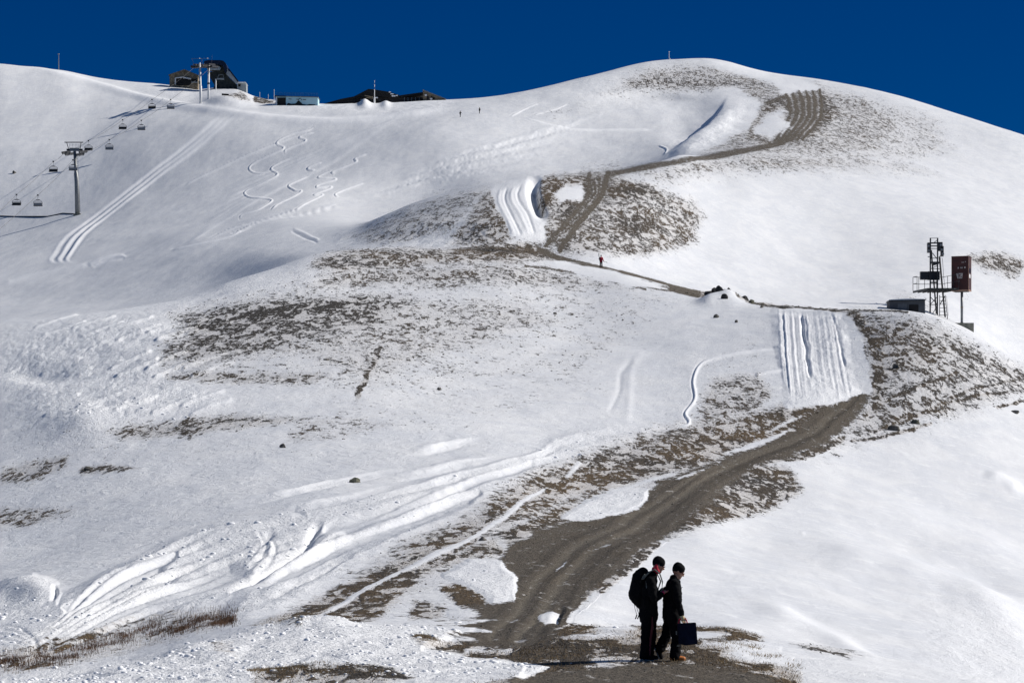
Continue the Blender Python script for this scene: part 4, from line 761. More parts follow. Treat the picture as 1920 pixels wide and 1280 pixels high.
bB = on(1262, 1243); sB = bB.y / F_; pxB = lambda x, y, l=0: (((x - 1262) * sB), l, (1243 - y) * sB)
JB = dict(pel=pxB(1260, 1158), che=pxB(1261, 1118), nk=pxB(1264, 1092), hd=pxB(1271, 1078), sh=[pxB(1262, 1100, .18), pxB(1264, 1100, -.18)], el=[pxB(1258, 1130, .22), pxB(1270, 1131, -.23)], wr=[pxB(1262, 1155, .2), pxB(1277, 1158, -.24)],
          hip=[pxB(1258, 1160, .085), pxB(1263, 1160, -.085)], knee=[pxB(1250, 1197, .09), pxB(1268, 1200, -.09)], ank=[pxB(1237, 1222, .09), pxB(1265, 1235, -.09)], toe=[pxB(1240, 1238, .09), pxB(1281, 1239, -.10)])
pb, fb = person('person', 'person in black jacket and beanie stepping forward holding a dark blue bag', bB, 0, JB, R(20), blk, blk, [(blk, solew), (orng, orng)], blk, hands={1: dict(d=(.25, 0, -1), up=(1, 0, .1), curl=.8)})
o = fused('glove', hand_prims(pxB(1277, 1158, -.24), (.25, 0, -1), 1, (1, 0, .1), .8) + [(pxB(1276.5, 1157, -.24), pxB(1278, 1163, -.24), .036, .037)], leath, pb, .009, sm=1)
mb = MB()
for s_ in (1, -1): mb.tube([fb(.096, s_ * .033, .006), fb(.101, s_ * .033, .002), fb(.103, s_ * .033, -.004)], [.020, .021, .019], 10); mb.bar(fb(.095, s_ * .055, .006), fb(-.01, s_ * .082, .01), .006)
mb.bar(fb(.10, -.05, .006), fb(.10, .05, .006), .006); mb.build('sunglasses', dred, pb)
for c_, d_ in (((1276, 1106, -.19), (.05, .01, .008)), ((1271, 1215, -.19), (.05, .012, .010)), ((1267, 1191, -.19), (.018, .012, .06))): MB().box(pxB(*c_), d_).build('reflective_strip', solew, pb)
bg_ = empty('carrier_bag', bB, 'dark blue square carrier bag with red handles hanging from the tan gloved hand', 'bag')
mb = MB(); A = [pxB(1268, 1173), pxB(1303, 1171), pxB(1306, 1211), pxB(1284, 1214), pxB(1271, 1211)]
mb.prism([(a[0], a[2]) for a in A], -.30, -.19); bmesh.ops.bevel(mb.bm, geom=mb.bm.edges[:], offset=.008, segments=2, affect='EDGES'); mb.build('bag_body', nvy, bg_)
mb = MB(); mb.tube([pxB(1270, 1173, -.27), pxB(1272, 1165, -.26), pxB(1278, 1162, -.25), pxB(1285, 1166, -.25), pxB(1287, 1172, -.27)], .010, 6); mb.tube([pxB(1270, 1173, -.22), pxB(1273, 1166, -.23), pxB(1278, 1163, -.24), pxB(1285, 1166, -.23), pxB(1287, 1172, -.22)], .010, 6); mb.build('handle', red, bg_)

def stand(hgt=1.75, step_=.12, elb=((.05, .26, 1.12), (.05, -.26, 1.12)), wri=((.16, .22, .92), (.16, -.22, .92)), lean=.0):
    return dict(pel=(0, 0, .95), che=(lean * .6, 0, 1.28), nk=(lean, 0, 1.48), hd=(lean + .03, 0, 1.63), sh=[(lean * .8, .19, 1.40), (lean * .8, -.19, 1.40)], el=list(elb), wr=list(wri), hip=[(0, .1, .93), (0, -.1, .93)], knee=[(step_, .12, .5), (-step_ * .3, -.12, .5)], ank=[(step_ * .8, .14, .09), (-step_, -.14, .09)], toe=[(step_ * .8 + .15, .15, .05), (-step_ + .15, -.15, .05)])
b_ = on(1127, 506); b_.z -= .02
pr_, f_ = person('person', 'person in a red jacket walking away uphill on the track with skis over one shoulder', b_, R(80), stand(elb=((.12, .30, 1.22), (-.02, -.28, 1.12)), wri=((.20, .22, 1.42), (.05, -.40, .88))), 0, red, blk, [(blk, blk), (blk, blk)], blk, vox=.02, det=False)
sk = empty('skis', b_, 'pair of skis carried upright on the shoulder of the red jacketed person', 'skis')
mb = MB()
for k in (0, .07): mb.bar((-.22 + k * .3, -.12, .95), (-.34 + k * .3, .15, 2.0), .035, .08)
mb.build('ski', gry, sk)
mb = MB(); q0 = Vector((.42, 0, .88)); mb.bar(q0 + Vector((-.15, .1, .04)), q0 + Vector((.35, -.2, -.1)), .035); mb.bar(q0 + Vector((.30, -.18, -.08)), q0 + Vector((.42, -.2, -.22)), .05); o = mb.build('ski_poles', gry); o.location = b_; tag(o, 'ski poles held low in the right hand of the red jacketed person', 'ski poles')
for (x, y, rz, lb, st) in ((863, 221, 40, 'far skier in black with arms out climbing the upper slope, left of the two', stand(elb=((.05, .38, 1.25), (.05, -.38, 1.25)), wri=((.2, .55, 1.05), (.2, -.5, 1.1)))), (899, 214, 40, 'far skier in black standing close to the skyline slope, right of the two', stand(lean=.05))):
    person('person', lb, on(x, y), R(rz), st, 0, blk, blk, [(blk, blk), (blk, blk)], blk, vox=.03, det=False, group='skiers high on the far slope')

# ---------------------------------------------------------------- chairlift
def pylon():
    b0 = on(145, 403); D = b0.y; s = D / F_; t = empty('lift_pylon', b0, 'grey tubular chairlift pylon with crossarm standing on the left slope', 'lift pylon')
    q = lambda x, y, d=0: (P(x, y, D) + Vector((0, d, 0))) - b0
    MB().tube([q(145.5, 408), q(144, 340), q(142.6, 325), q(142.3, 323), q(140, 284)], [.66, .62, .58, .44, .38], 16).build('pole', M['steel'], t, True)
    MB().box(q(145.5, 403), (2.0, 2.0, .5)).build('footing', M['conc'], t)
    MB().bar(q(125, 281), q(155, 281), .42, .5).build('crossarm', M['dsteel'], t)
    mb = MB(); mb.bar(q(121, 267), q(156, 267), .22, .22); mb.bar(q(125, 267), q(129, 281), .16); mb.bar(q(152, 267), q(150, 281), .16); mb.build('lifting_frame', M['dsteel'], t)
    mb = MB()
    for y_ in (273, 278): mb.bar(q(131, y_, -.6), q(149, y_, -.6), .06)
    for x_ in (131, 137, 143, 149): mb.bar(q(x_, 270, -.6), q(x_, 281, -.6), .05)
    mb.bar(q(131, 281, -.3), q(149, 281, -.3), .05, .8); mb.build('walkway', M['steel'], t)
    for (x_, y_) in ((124, 285), (130, 288), (150, 289), (156, 284)):
        mb = MB(); a, b = q(x_ - 4.5, y_ + 4, -3.0), q(x_ + 4.5, y_ - 3.5, 3.0); mb.bar(a, b, .28, .5)
        for k in range(6):
            c = a.lerp(b, (k + .5) / 6) - Vector((0, 0, .22)); mb.tube([c - Vector((.1, 0, 0)), c + Vector((.1, 0, 0))], .28, 12)
        mb.build('sheave_assembly', M['dsteel'], t)
    mb = MB()
    for y_ in range(0, 26): mb.bar(q(140.5 + y_ * .19 + 2.2, 290 + y_ * 4.2), q(143.5 + y_ * .19 + 2.2, 290 + y_ * 4.2), .05)
    mb.bar(q(142.7, 288), q(147.6, 398), .06); mb.bar(q(145.7, 288), q(150.6, 398), .06); mb.build('ladder', M['steel'], t)
pylon()
def chair(back_visible):
    t = empty('lift_chair', (0, 0, 0))     # origin at the rope grip
    MB().box((0, 0, .0), (.35, .9, .28), bev=.05).build('grip', M['dsteel'], t)
    mb = MB(); mb.tube([(0, 0, 0), (.0, 0, -.55), (-.05, 0, -.9), (.22, 0, -1.25)], .05, 8); mb.build('hanger', M['steel'], t)
    mb = MB(); mb.tube([(-1.12, .1, -2.1), (-1.05, .05, -1.6), (-.6, 0, -1.32), (.0, 0, -1.25), (.6, 0, -1.32), (1.05, .05, -1.6), (1.12, .1, -2.1), (1.05, .1, -2.7)], .045, 8); mb.bar((-.5, 0, -1.24), (.5, 0, -1.24), .16, .2); mb.build('frame', M['dsteel'], t)
    mb = MB(); mb.bar((-1.1, -.35, -1.82), (1.1, -.35, -1.82), .10, .12); mb.bar((-1.08, -.35, -1.85), (-1.05, .1, -2.2), .05); mb.bar((1.08, -.35, -1.85), (1.05, .1, -2.2), .05); mb.build('safety_bar', M['seatgrey'], t)
    s_ = 1 if back_visible else -1
    MB().box((0, -.02 * s_, -2.28), (2.2, .12, .62), rot=Matrix.Rotation(R(-8 * s_), 3, 'X'), bev=.04).build('backrest', M['seatgrey'] if back_visible else M['black'], t)
    MB().box((0, .28 * s_, -2.62), (2.25, .62, .24), bev=.06).build('seat', M['black'], t)
    mb = MB(); mb.box((0, 0, 0), (.01, .01, .01)); mb.bm.free()
    return t
RL = [(-60, 448, 690), (31, 365, 715), (100, 303, 745), (122, 285, 765), (166, 264, 790), (230, 225, 822), (285, 187, 852), (364, 127, 895)]
RR_ = [(-60, 478, 690), (71, 366, 715), (137, 300, 748), (155, 287, 765), (205, 262, 790), (265, 226, 822), (320, 187, 852), (398, 124, 895)]
places = {0: (1, 2, 4, 5, 6), 1: (1, 2, 4, 5, 6)}
wl = {0: ['lift chair with dark underside on the left rope, nearest the left photo edge', 'lift chair on the left rope just left of the pylon', 'lift chair with black seat on the left rope just right of the pylon', 'lift chair on the left rope, second below the summit station', 'topmost lift chair on the left rope, just below the summit station'],
      1: ['lift chair with grey backrest on the right rope, lowest of its line', 'lift chair half hidden behind the grey pylon', 'lift chair with grey back on the right rope just above the pylon', 'lift chair on the right rope, second below the summit station', 'topmost lift chair on the right rope, closest to the white towers']}
for ln, (pts, bv) in enumerate(((RL, False), (RR_, True))):
    p3 = [P(*p) for p in pts]; proto = chair(bv)
    for k, i in enumerate(places[ln]):
        o = proto if k == 0 else copy_tree(proto)
        o.location = p3[i]; tag(o, wl[ln][k], 'lift chair', 'chairs hanging on the chairlift')
    fine_ = []
    for a, b in zip(p3, p3[1:]):
        for t_ in np.arange(8) / 8: fine_.append(a.lerp(b, t_) - Vector((0, 0, .35 * 4 * t_ * (1 - t_))))
    fine_.append(p3[-1]); o = MB().tube(fine_, .04, 6).build('haul_rope', M['rope'])
    tag(o, ('left' if ln == 0 else 'right') + ' steel haul rope of the chairlift running up to the summit station', 'rope', 'haul ropes of the chairlift')
L_ = [on(-30, 402, -.05), on(30, 404, .0), on(90, 405, .02), on(118, 400, .05), on(140, 402, .05)]
o = MB().tube(L_, .22, 6).build('pylon_shadow_strip', M['dsteel']); tag(o, 'dark strip laid across the snow as the cast shadow of the grey pylon', 'shadow strip')  # dark tube laid on the snow to stand in for the pylon's cast shadow

def twin_towers():
    b0 = on(376, 196); D = b0.y; q = lambda x, y, d=0: (P(x, y, D) + Vector((0, d, 0))) - b0
    t = empty('lift_tower', b0, 'pair of white lift towers with shared dark sheave head below the summit station', 'lift tower')
    MB().tube([q(376.2, 199), q(376, 162), q(375.8, 161), q(374.5, 118)], [.42, .42, .33, .32], 14).build('pole', M['white'], t, True)
    MB().tube([q(388, 196, 4), q(388.4, 160, 4), q(388.8, 118, 4)], [.33, .33, .30], 14).build('pole', M['white'], t, True)
    MB().tube([q(374.6, 152.5), q(374.6, 158)], .40, 14).build('collar', M['conc'], t); MB().tube([q(388.4, 151.5, 4), q(388.4, 154.5, 4)], .38, 14).build('collar', M['dsteel'], t)
    mb = MB(); mb.bar(q(358, 126), q(404, 122, 4), .5, .5); mb.bar(q(362, 121), q(402, 118, 4), .3, .3); mb.build('crossarm', M['dsteel'], t)
    for (x_, y_) in ((364, 124), (371, 121), (384, 123), (396, 120), (402, 124)):
        mb = MB(); a, b = q(x_ - 4, y_ + 2.5, -2), q(x_ + 4, y_ - 2.5, 4); mb.bar(a, b, .4, .5)
        for k in range(5):
            c = a.lerp(b, (k + .5) / 5) - Vector((0, 0, .25)); mb.tube([c - Vector((.1, 0, 0)), c + Vector((.1, 0, 0))], .34, 10)
        mb.build('sheave_assembly', M['dsteel'], t)
    mb = MB(); mb.bar(q(359, 110), q(392, 109.5), .09); mb.bar(q(378, 110), q(379, 122), .16); mb.bar(q(360, 110), q(363, 122), .07); mb.build('lifting_frame', M['steel'], t)
    for x_ in (374, 389): MB().box(q(x_, 110, -.2), (.36, .3, .34), bev=.05).build('lamp', M['white'], t)
    MB().bar(q(397, 118), q(397.4, 103), .07).build('antenna', M['steel'], t)
twin_towers()

# ---------------------------------------------------------------- summit buildings
def pr(q, pts, d0, d1, name, m, t, label=None):
    D0 = q(0, 0).y; A = [q(*p) for p in pts]; return MB().prism([(a.x, a.z) for a in A], A[0].y + d0, A[0].y + d1).build(name, m, t, label=label)
def frame_of(x, y, D=None):
    b0 = on(x, y) if D is None else P(x, y, D); DD = b0.y
    return b0, (lambda px, py, d=0: (P(px, py, DD) + Vector((0, d, 0))) - b0), DD / F_
canopy = mat('dark_blue_canopy', (.006, .008, .022), .35, scale=1, col2=(.014, .018, .04)); grp = mat('grey_panel', (.22, .25, .26), .5, scale=.6, col2=(.34, .37, .38)); dgreen = mat('dark_machinery', (.010, .014, .014), .7, scale=1.2, col2=(.035, .045, .042))
stonew = mat('rubble_wall', (.10, .075, .045), .95, scale=2.2, col2=(.33, .27, .19), bump=.8); tile = mat('stone_roof', (.12, .10, .075), .95, scale=2.5, col2=(.26, .23, .18), bump=.5)
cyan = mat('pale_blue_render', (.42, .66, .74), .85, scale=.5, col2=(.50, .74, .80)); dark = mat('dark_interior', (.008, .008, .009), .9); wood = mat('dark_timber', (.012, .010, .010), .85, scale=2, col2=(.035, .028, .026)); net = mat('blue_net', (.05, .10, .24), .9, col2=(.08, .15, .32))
def station():
    b0, q, s = frame_of(420, 170, 915); t = empty('lift_station', b0, 'dark curved chairlift summit station with grey sloping beam', 'lift station')
    arc = [(384, 122), (385, 117.5), (392, 116), (414, 116), (420, 117), (424.5, 121), (427, 127), (427.5, 136), (426, 141), (423, 139), (421, 130), (418, 126), (410, 124), (388, 125)]
    pr(q, arc, -3, 5, 'canopy', canopy, t)
    pr(q, [(390, 128.5), (413, 128), (416, 131), (414, 134.5), (391, 134.5)], -3.2, -2.6, 'fascia_panel', grp, t)
    pr(q, [(386, 124), (419, 124), (421, 130), (420, 136), (388, 129)], -2, 4, 'machinery', dgreen, t)
    pr(q, [(393, 135), (420, 133), (424, 140), (447, 162), (447, 172), (398, 172), (402, 160), (394, 146)], 0, 5, 'support_wall', dgreen, t)
    pr(q, [(427, 131), (430, 136), (433, 138), (446, 155), (448, 159), (444, 160), (426, 142)], -3, -2.4, 'sloping_beam', grp, t)
    pr(q, [(428, 128), (431, 131), (447, 152), (449, 158), (447, 158), (432, 138)], -1, 5, 'side_cladding', canopy, t)
    MB().tube([q(406, 173, -2.5), q(406.3, 150.5, -2.5)], .22, 10).build('post', M['white'], t)
    mb = MB(); mb.bar(q(409, 151, -3), q(422, 151, -3), .3, .5); mb.bar(q(410, 150.5, -3), q(411, 144, -3), .08); mb.bar(q(421, 150.5, -3), q(420, 143, -3), .08); mb.bar(q(411, 144, -3), q(420, 143, -3), .1); mb.build('parked_seat', grp, t)
    for k in range(5): MB().bar(q(404 + k * 8, 158 + k, -1), q(411 + k * 8, 171, -1), .12).build('brace', M['dsteel'], t)
    mb = MB()
    for k in range(6): mb.box(q(397 + k * 4.4, 121 + (k % 2) * 2, -2.6), (.5, .4, .35 + .2 * (k % 3)))
    mb.build('drive_fittings', grp, t)
    b0, q, s = frame_of(455, 172, 916); t = empty('operator_cabin', b0, 'small pale grey cabin at the right foot of the summit station', 'cabin')
    pr(q, [(446, 158), (461, 157.5), (462.8, 160), (463, 176), (446, 176)], -2.5, 2.5, 'wall', grp, t)
    pr(q, [(448, 160), (452.5, 160), (452.5, 165), (448, 165)], -2.56, -2.4, 'window', dark, t)
    pr(q, [(445, 156.6), (462, 156.2), (463.6, 158.6), (445, 158.6)], -2.8, 2.8, 'roof', M['white'], t)
station()
def hut():
    b0, q, s = frame_of(346, 163, 925); t = empty('stone_hut', b0, 'gabled rubble stone hut with a wide dark opening beside the lift towers', 'hut')
    pr(q, [(320, 143), (348, 135), (373, 145), (373, 172), (320, 172)], -3, 3, 'wall', stonew, t)
    pr(q, [(318.5, 143.2), (348, 133.2), (374.5, 144.2), (374.5, 146), (348, 135.4), (318.5, 145)], -3.4, 3.4, 'roof', tile, t)
    pr(q, [(333, 150.5), (346, 148.4), (360, 151.5), (360, 163), (333, 163)], -3.1, -2.9, 'opening', dark, t)
    mb = MB(); mb.bar(q(331, 149.5, -3.2), q(331, 161.5, -3.2), .35); mb.bar(q(331, 149.6, -3.2), q(346, 147.8, -3.2), .3); mb.bar(q(346, 148.6, -3.2), q(360, 151.2, -3.2), .4); mb.build('frame', M['white'], t)
    pr(q, [(361, 151), (372, 151), (372, 156), (361, 156)], -3.1, -2.9, 'window', dark, t); pr(q, [(361, 156.4), (372.5, 156.4), (372.5, 158.4), (361, 158.4)], -3.3, -2.9, 'sill', grp, t)
hut()
def blue():
    b0, q, s = frame_of(556, 197); t = empty('blue_building', b0, 'low pale blue building with a painted mural and dark garage door', 'building')
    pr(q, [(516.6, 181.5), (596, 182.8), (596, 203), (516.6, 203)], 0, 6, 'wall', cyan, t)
    pr(q, [(520, 183.4), (536, 183.4), (536, 199), (520, 199)], -.10, .1, 'garage_door', dark, t)
    pr(q, [(517, 181.5), (519.4, 181.5), (519.4, 200), (517, 200)], -.22, .1, 'door_post', M['white'], t)
    pr(q, [(515, 179.8), (536.5, 180.2), (536.5, 182), (515, 181.6)], -.5, 6.4, 'canopy', M['dsteel'], t)
    pr(q, [(536.6, 180.6), (597, 182.2), (597, 183.2), (536.6, 181.8)], -.3, 6.3, 'roof', M['conc'], t)
    mk = mat('mural_black', (.01, .02, .02), .9)
    pr(q, [(538, 195), (541, 193.5), (546, 195), (553, 194.6), (556, 193), (558, 190), (560, 188), (563, 191), (567, 195.5), (575, 197), (580, 195.6), (590, 196.4), (594, 198), (596, 200), (538, 200)], -.08, .05, 'mural_wave', mk, t)
    mb = MB()
    for a in range(8):
        t0, t1 = math.pi * a / 8, math.pi * (a + 1) / 8; mb.bar(q(562.6 + 3 * math.cos(t0), 188.5 - 3.6 * math.sin(t0), -.08), q(562.6 + 3 * math.cos(t1), 188.5 - 3.6 * math.sin(t1), -.08), .2, .1)
    mb.build('mural_arch', mk, t)
    for a_, b_, c_, e_ in ((541, 185.6, 547, 186.4), (555, 186.2, 560, 187.2), (568, 186.8, 574, 187.5)):
        MB().bar(q(a_, b_, -.08), q(c_, e_, -.08), .12, .1).build('mural_stroke', mk, t); MB().bar(q(a_, b_ + 1.8, -.07), q(c_, e_ + 1.9, -.07), .2, .1).build('mural_highlight', M['white'], t)
    mb = MB()
    for k in range(27): x_ = 518 + k * 3; mb.bar(q(x_, 181, .6), q(x_, 172.2 + k * .09, .6), .05)
    for k in range(4): mb.bar(q(518, 172.4 + k * 2.4, .6), q(596, 174.4 + k * 2.2, .6), .05)
    mb.build('rail_fence', net, t)
    for x_, y0, y1 in ((487, 183, 173), (503, 184, 177), (514, 183, 168)):
        o = MB().tube([P(x_, y0 + 4, 900) , P(x_, y1, 900)], .07, 6).build('marker_post', M['white']); tag(o, {487: 'thin pale post farthest left of the blue building', 503: 'thin short pale post between two taller posts left of the blue building', 514: 'tallest thin post right against the blue building'}[x_], 'post')
blue()
def lodge():
    b0, q, s = frame_of(690, 196, 896); t = empty('mountain_lodge', b0, 'long dark timber lodge with low sloping roof behind the skyline snow', 'lodge')
    pr(q, [(597, 199), (612, 194), (640, 187), (665, 182), (675, 182), (745, 183), (793, 183), (793, 204), (597, 204)], 0, 8, 'wall', wood, t)
    pr(q, [(600, 197), (640, 186), (664, 181.5), (691, 167.5), (700, 168.2), (730, 173), (748, 179), (752, 181.5), (744, 184), (700, 181), (672, 184), (640, 189)], -.6, 8.5, 'roof', dark, t)
    pr(q, [(750, 179.5), (793, 173.4), (794, 176), (752, 183)], -.6, 8.5, 'roof', dark, t, 'flatter roof rising to the right')
    mb = MB()
    for x_ in range(758, 792, 7): mb.box(q(x_, 190, -.06), (.12, .2, 2.4))
    mb.build('timber_frame', grp, t)
    mb = MB(); mb.box(q(731, 173.6, -.7), (.6, .4, .3)); mb.box(q(735, 177, -.7), (.9, .4, .3)); mb.box(q(738, 181, -.7), (1.1, .4, .35)); mb.box(q(744, 180, -.7), (.6, .4, .3)); mb.box(q(706, 184, -.7), (.9, .4, .3)); mb.build('roof_snow', M['clod'], t)
    for x_ in (676, 684, 693, 710, 722, 734): pr(q, [(x_, 186), (x_ + 4, 186), (x_ + 4, 190.5), (x_, 190.5)], -.08, .1, 'window', M['black'] if x_ % 4 else grp, t)
    mb = MB(); mb.bar(q(684, 180, -.7), q(700, 183, -.7), .3, .3); mb.bar(q(686, 184, -.7), q(700, 185, -.7), .3); mb.build('eaves_board', stonew, t)
    b0, q, s = frame_of(800, 192, 893); t = empty('stone_annex', b0, 'lit stone gable end with a pale sloping roof edge at the right of the lodge', 'annex')
    pr(q, [(793, 170.5), (800, 173), (834, 187), (834, 200), (793, 200)], 0, 6, 'wall', stonew, t)
    pr(q, [(792.4, 169), (793.6, 168.6), (836, 185.6), (836, 187), (792.4, 170.6)], -.5, 6.4, 'roof', M['steel'], t)
    pr(q, [(800, 180), (804, 181), (804, 190), (800, 190)], -.1, .1, 'door', wood, t); pr(q, [(808, 181), (816, 183.5), (814, 187), (807, 186)], -.1, .1, 'window', dark, t)
    MB().box(q(798.5, 179, -.3), (.7, .4, .6), bev=.1).build('vent', M['white'], t); MB().box(q(808.6, 186, -.3), (.7, .4, .6), bev=.1).build('vent', M['white'], t)
    b0, q, s = frame_of(702, 196, 884); t = empty('striped_mast', b0, 'tall thin white mast with blue bands on a white base in front of the lodge', 'mast')
    MB().tube([q(702.2, 198), q(702.2, 183)], [.26, .24], 8).build('base', M['white'], t)
    for k, (y0, y1) in enumerate(((183, 168), (168, 163.2), (163.2, 158.6), (158.6, 155), (155, 150.8))): MB().tube([q(702.2, y0), q(702.2, y1)], .12 - .01 * k, 8).build('mast_band', M['white'] if k % 2 == 0 else net, t)
lodge()
def pole(x, y0, y1, D, r_, m, lb, cat='pole', nm='marker_pole', dish=False):
    b0 = P(x, y0, D); b0.z -= 1.0; t = empty(nm, b0, lb, cat); hgt = (y0 - y1) * D / F_ + 1.0
    MB().tube([(0, 0, 0), (0, 0, hgt)], [r_, r_ * .6], 8).build('shaft', m, t); MB().tube([(0, 0, hgt * .97), (0, 0, hgt)], r_ * 2.0, 8).build('cap', m, t)
    if dish: MB().box((.25, 0, hgt * .35), (.5, .3, .5), bev=.08).build('box', m, t)
pole(110, 131, 101, 947, .16, M['steel'], 'slim dark aerial on the left skyline crest', 'aerial', 'aerial')
pole(1254.5, 113, 97, 985, .13, M['white'], 'small white weather mast near the summit', 'mast', 'weather_mast', True)

# stacked planks beside the lift station
b0, q, s = frame_of(428, 184); t = empty('plank_stack', on(428, 184), 'dark planks lying half buried in snow right of the white towers', 'planks')
for k, (x0, x1, y_) in enumerate(((417, 430, 179), (418, 437, 182), (419, 431, 186.5))): MB().bar(q(x0, y_, -2), q(x1, y_ + .8, -2), .35, .5).build('plank', wood, t)

# ---------------------------------------------------------------- winch tower, control booth and shed on the right crest
def winch():
    b0, q, s = frame_of(1757, 592); b0, q, s = frame_of(1757, 598, b0.y + 2); t = empty('winch_tower', b0, 'black steel lattice winch tower with railed platform on the right crest', 'winch tower'); K_ = M['dsteel']; U = 13 * s
    MB().bar(q(1744, 600), q(1744.5, 446), .21).build('leg', K_, t); MB().bar(q(1757.5, 600), q(1758, 446), .21).build('leg', K_, t)
    MB().bar(q(1776, 604, 1.6), q(1763, 480, .9), .21).build('leg', K_, t); MB().bar(q(1760, 604, 1.6), q(1747, 468, .6), .18).build('leg', K_, t)
    mb = MB(); z = [(1744, 553), (1757.6, 571), (1744, 571), (1757.6, 553)]; mb.bar(q(1744, 556), q(1757.6, 571), .11); mb.bar(q(1757.6, 556), q(1744, 571), .11); mb.bar(q(1744, 571), q(1757.6, 571), .11); mb.bar(q(1757.6, 573), q(1745, 594), .10); mb.bar(q(1744, 594), q(1757.6, 594), .05)
    mb.bar(q(1748, 474), q(1757.6, 486), .11); mb.bar(q(1744, 484), q(1757.6, 484), .10); mb.bar(q(1744, 492), q(1757.6, 492), .14); mb.bar(q(1757.6, 498), q(1745, 504), .11); mb.bar(q(1747, 504), q(1764, 504), .10); mb.bar(q(1762, 571), q(1773, 555, .8), .11); mb.bar(q(1757.6, 446.6), q(1744, 446.6), .08); mb.bar(q(1757.6, 450), q(1751, 455), .11); mb.bar(q(1744, 466), q(1757.6, 466), .11); mb.build('bracing', K_, t)
    pr(q, [(1744, 490.5), (1762, 490.5), (1760, 495), (1752, 497)], -.1, 1.0, 'gusset_plate', K_, t)
    mb = MB(); mb.box(q(1751, 455.5, .2), (15 * s, .5, 2.2 * s)); mb.box(q(1751, 461, .2), (15 * s, .5, 1.8 * s)); mb.build('head_beam', K_, t)
    for (x_, y_, w_, h_) in ((1742.2, 464, 4.5, 17), (1763, 462, 7, 15), (1767, 470, 4, 16)): MB().box(q(x_, y_, .4), (w_ * 1.3 * s, .9, h_ * 1.1 * s), bev=.05).build('sheave_housing', K_, t)
    mb = MB()
    for x_, y_ in ((1741, 461), (1741.5, 470), (1764, 459), (1766, 468), (1768, 476)): c = q(x_, y_, -.1); mb.tube([c, c + Vector((0, .15, 0))], .20, 14)
    mb.build('sheave', M['steel'], t); mb = MB(); mb.bar(q(1740, 481, .3), q(1747, 481, .3), .11); mb.bar(q(1762, 480, .3), q(1770, 480, .3), .11); mb.build('stop_bar', K_, t)
    MB().box(q(1735, 516, .8), (17 * s, .9, 15 * s), bev=.03).build('motor_box', M['black'], t); MB().box(q(1752, 516, .9), (22 * s, .9, 16 * s), bev=.03).build('gearbox', M['black'], t); MB().box(q(1752, 529, .6), (14 * s, .6, 2.5 * s)).build('mounting_beam', K_, t)
    # platform: wide deck seen from below
    dk = mat('deck_grating', (.018, .026, .028), .7, scale=5, col2=(.05, .065, .065)); a = q(1717, 540); mb = MB()
    f0 = [q(1734, 551.5, -3.2), q(1792, 551.5, -3.2), q(1771, 538.5, 2.6), q(1716, 538.5, 2.6)]
    zt = q(0, 543).z; A = [mb.bm.verts.new((v_.x * (1), v_.y, zt)) for v_ in f0]; B = [mb.bm.verts.new((v_.x, v_.y, zt - .10)) for v_ in f0]; mb.bm.faces.new(A); mb.bm.faces.new(B[::-1])
    for k in range(4): mb.bm.faces.new((A[k], B[k], B[(k + 1) % 4], A[(k + 1) % 4]))
    mb.build('platform_deck', dk, t)
    mb = MB()
    for k in range(7): u = k / 6; mb.bar(f0[0].lerp(f0[1], u) * 1 + Vector((0, 0, zt - .22 - (f0[0].lerp(f0[1], u)).z)), f0[3].lerp(f0[2], u) + Vector((0, 0, zt - .22 - (f0[3].lerp(f0[2], u)).z)), .08, .24)
    mb.build('deck_joist', K_, t)
    top = 26 * s; mb = MB(); E = [Vector((v_.x, v_.y, zt)) for v_ in f0]
    def rail(a, b, n):
        for hh in (1.0, .5): mb.bar(a + Vector((0, 0, top * hh)), b + Vector((0, 0, top * hh)), .075)
        for k in range(n + 1): c = a.lerp(b, k / n); mb.bar(c, c + Vector((0, 0, top)), .075)
    rail(E[3], E[2], 5); rail(E[2], E[1], 3); rail(E[3], E[0].lerp(E[3], .72), 1); mb.build('railing', K_, t)
    mb = MB(); a0, a1, c0, c1 = q(1766, 553), q(1761, 597), q(1774, 553), q(1777, 597)
    a1 = q(1761.5, 600); mb.bar(q(1761.5, 600), q(1762, 553), .11); mb.bar(q(1777, 600), q(1772, 553), .10); mb.bar(q(1778, 592), q(1774.5, 555, -.2), .035)
    for k in range(7): u = k / 7 + .06; l0 = q(1761.5, 600).lerp(q(1762, 553), u); l1 = q(1777, 600).lerp(q(1772, 553), u); mb.bar(l0, l1, .075)
    mb.build('ladder', K_, t); mb = MB(); mb.tube([q(1763.5, 485), q(1767, 484), q(1769.5, 520), q(1772, 540)], .035, 6); mb.build('cable_pipe', K_, t)
    MB().box(q(1750, 602, 0), (24 * s, 1.3, 12 * s), bev=.04).build('footing', M['conc'], t); MB().box(q(1775, 604, 1.6), (16 * s, 1.2, 14 * s), bev=.04).build('footing', M['conc'], t)
    return b0.y
DW = winch()
maroon = mat('rusty_maroon_panel', (.028, .006, .005), .6, scale=1.6, col2=(.060, .012, .009)); rust = mat('rusty_edge', (.24, .13, .09), .8, scale=4, col2=(.38, .25, .19))
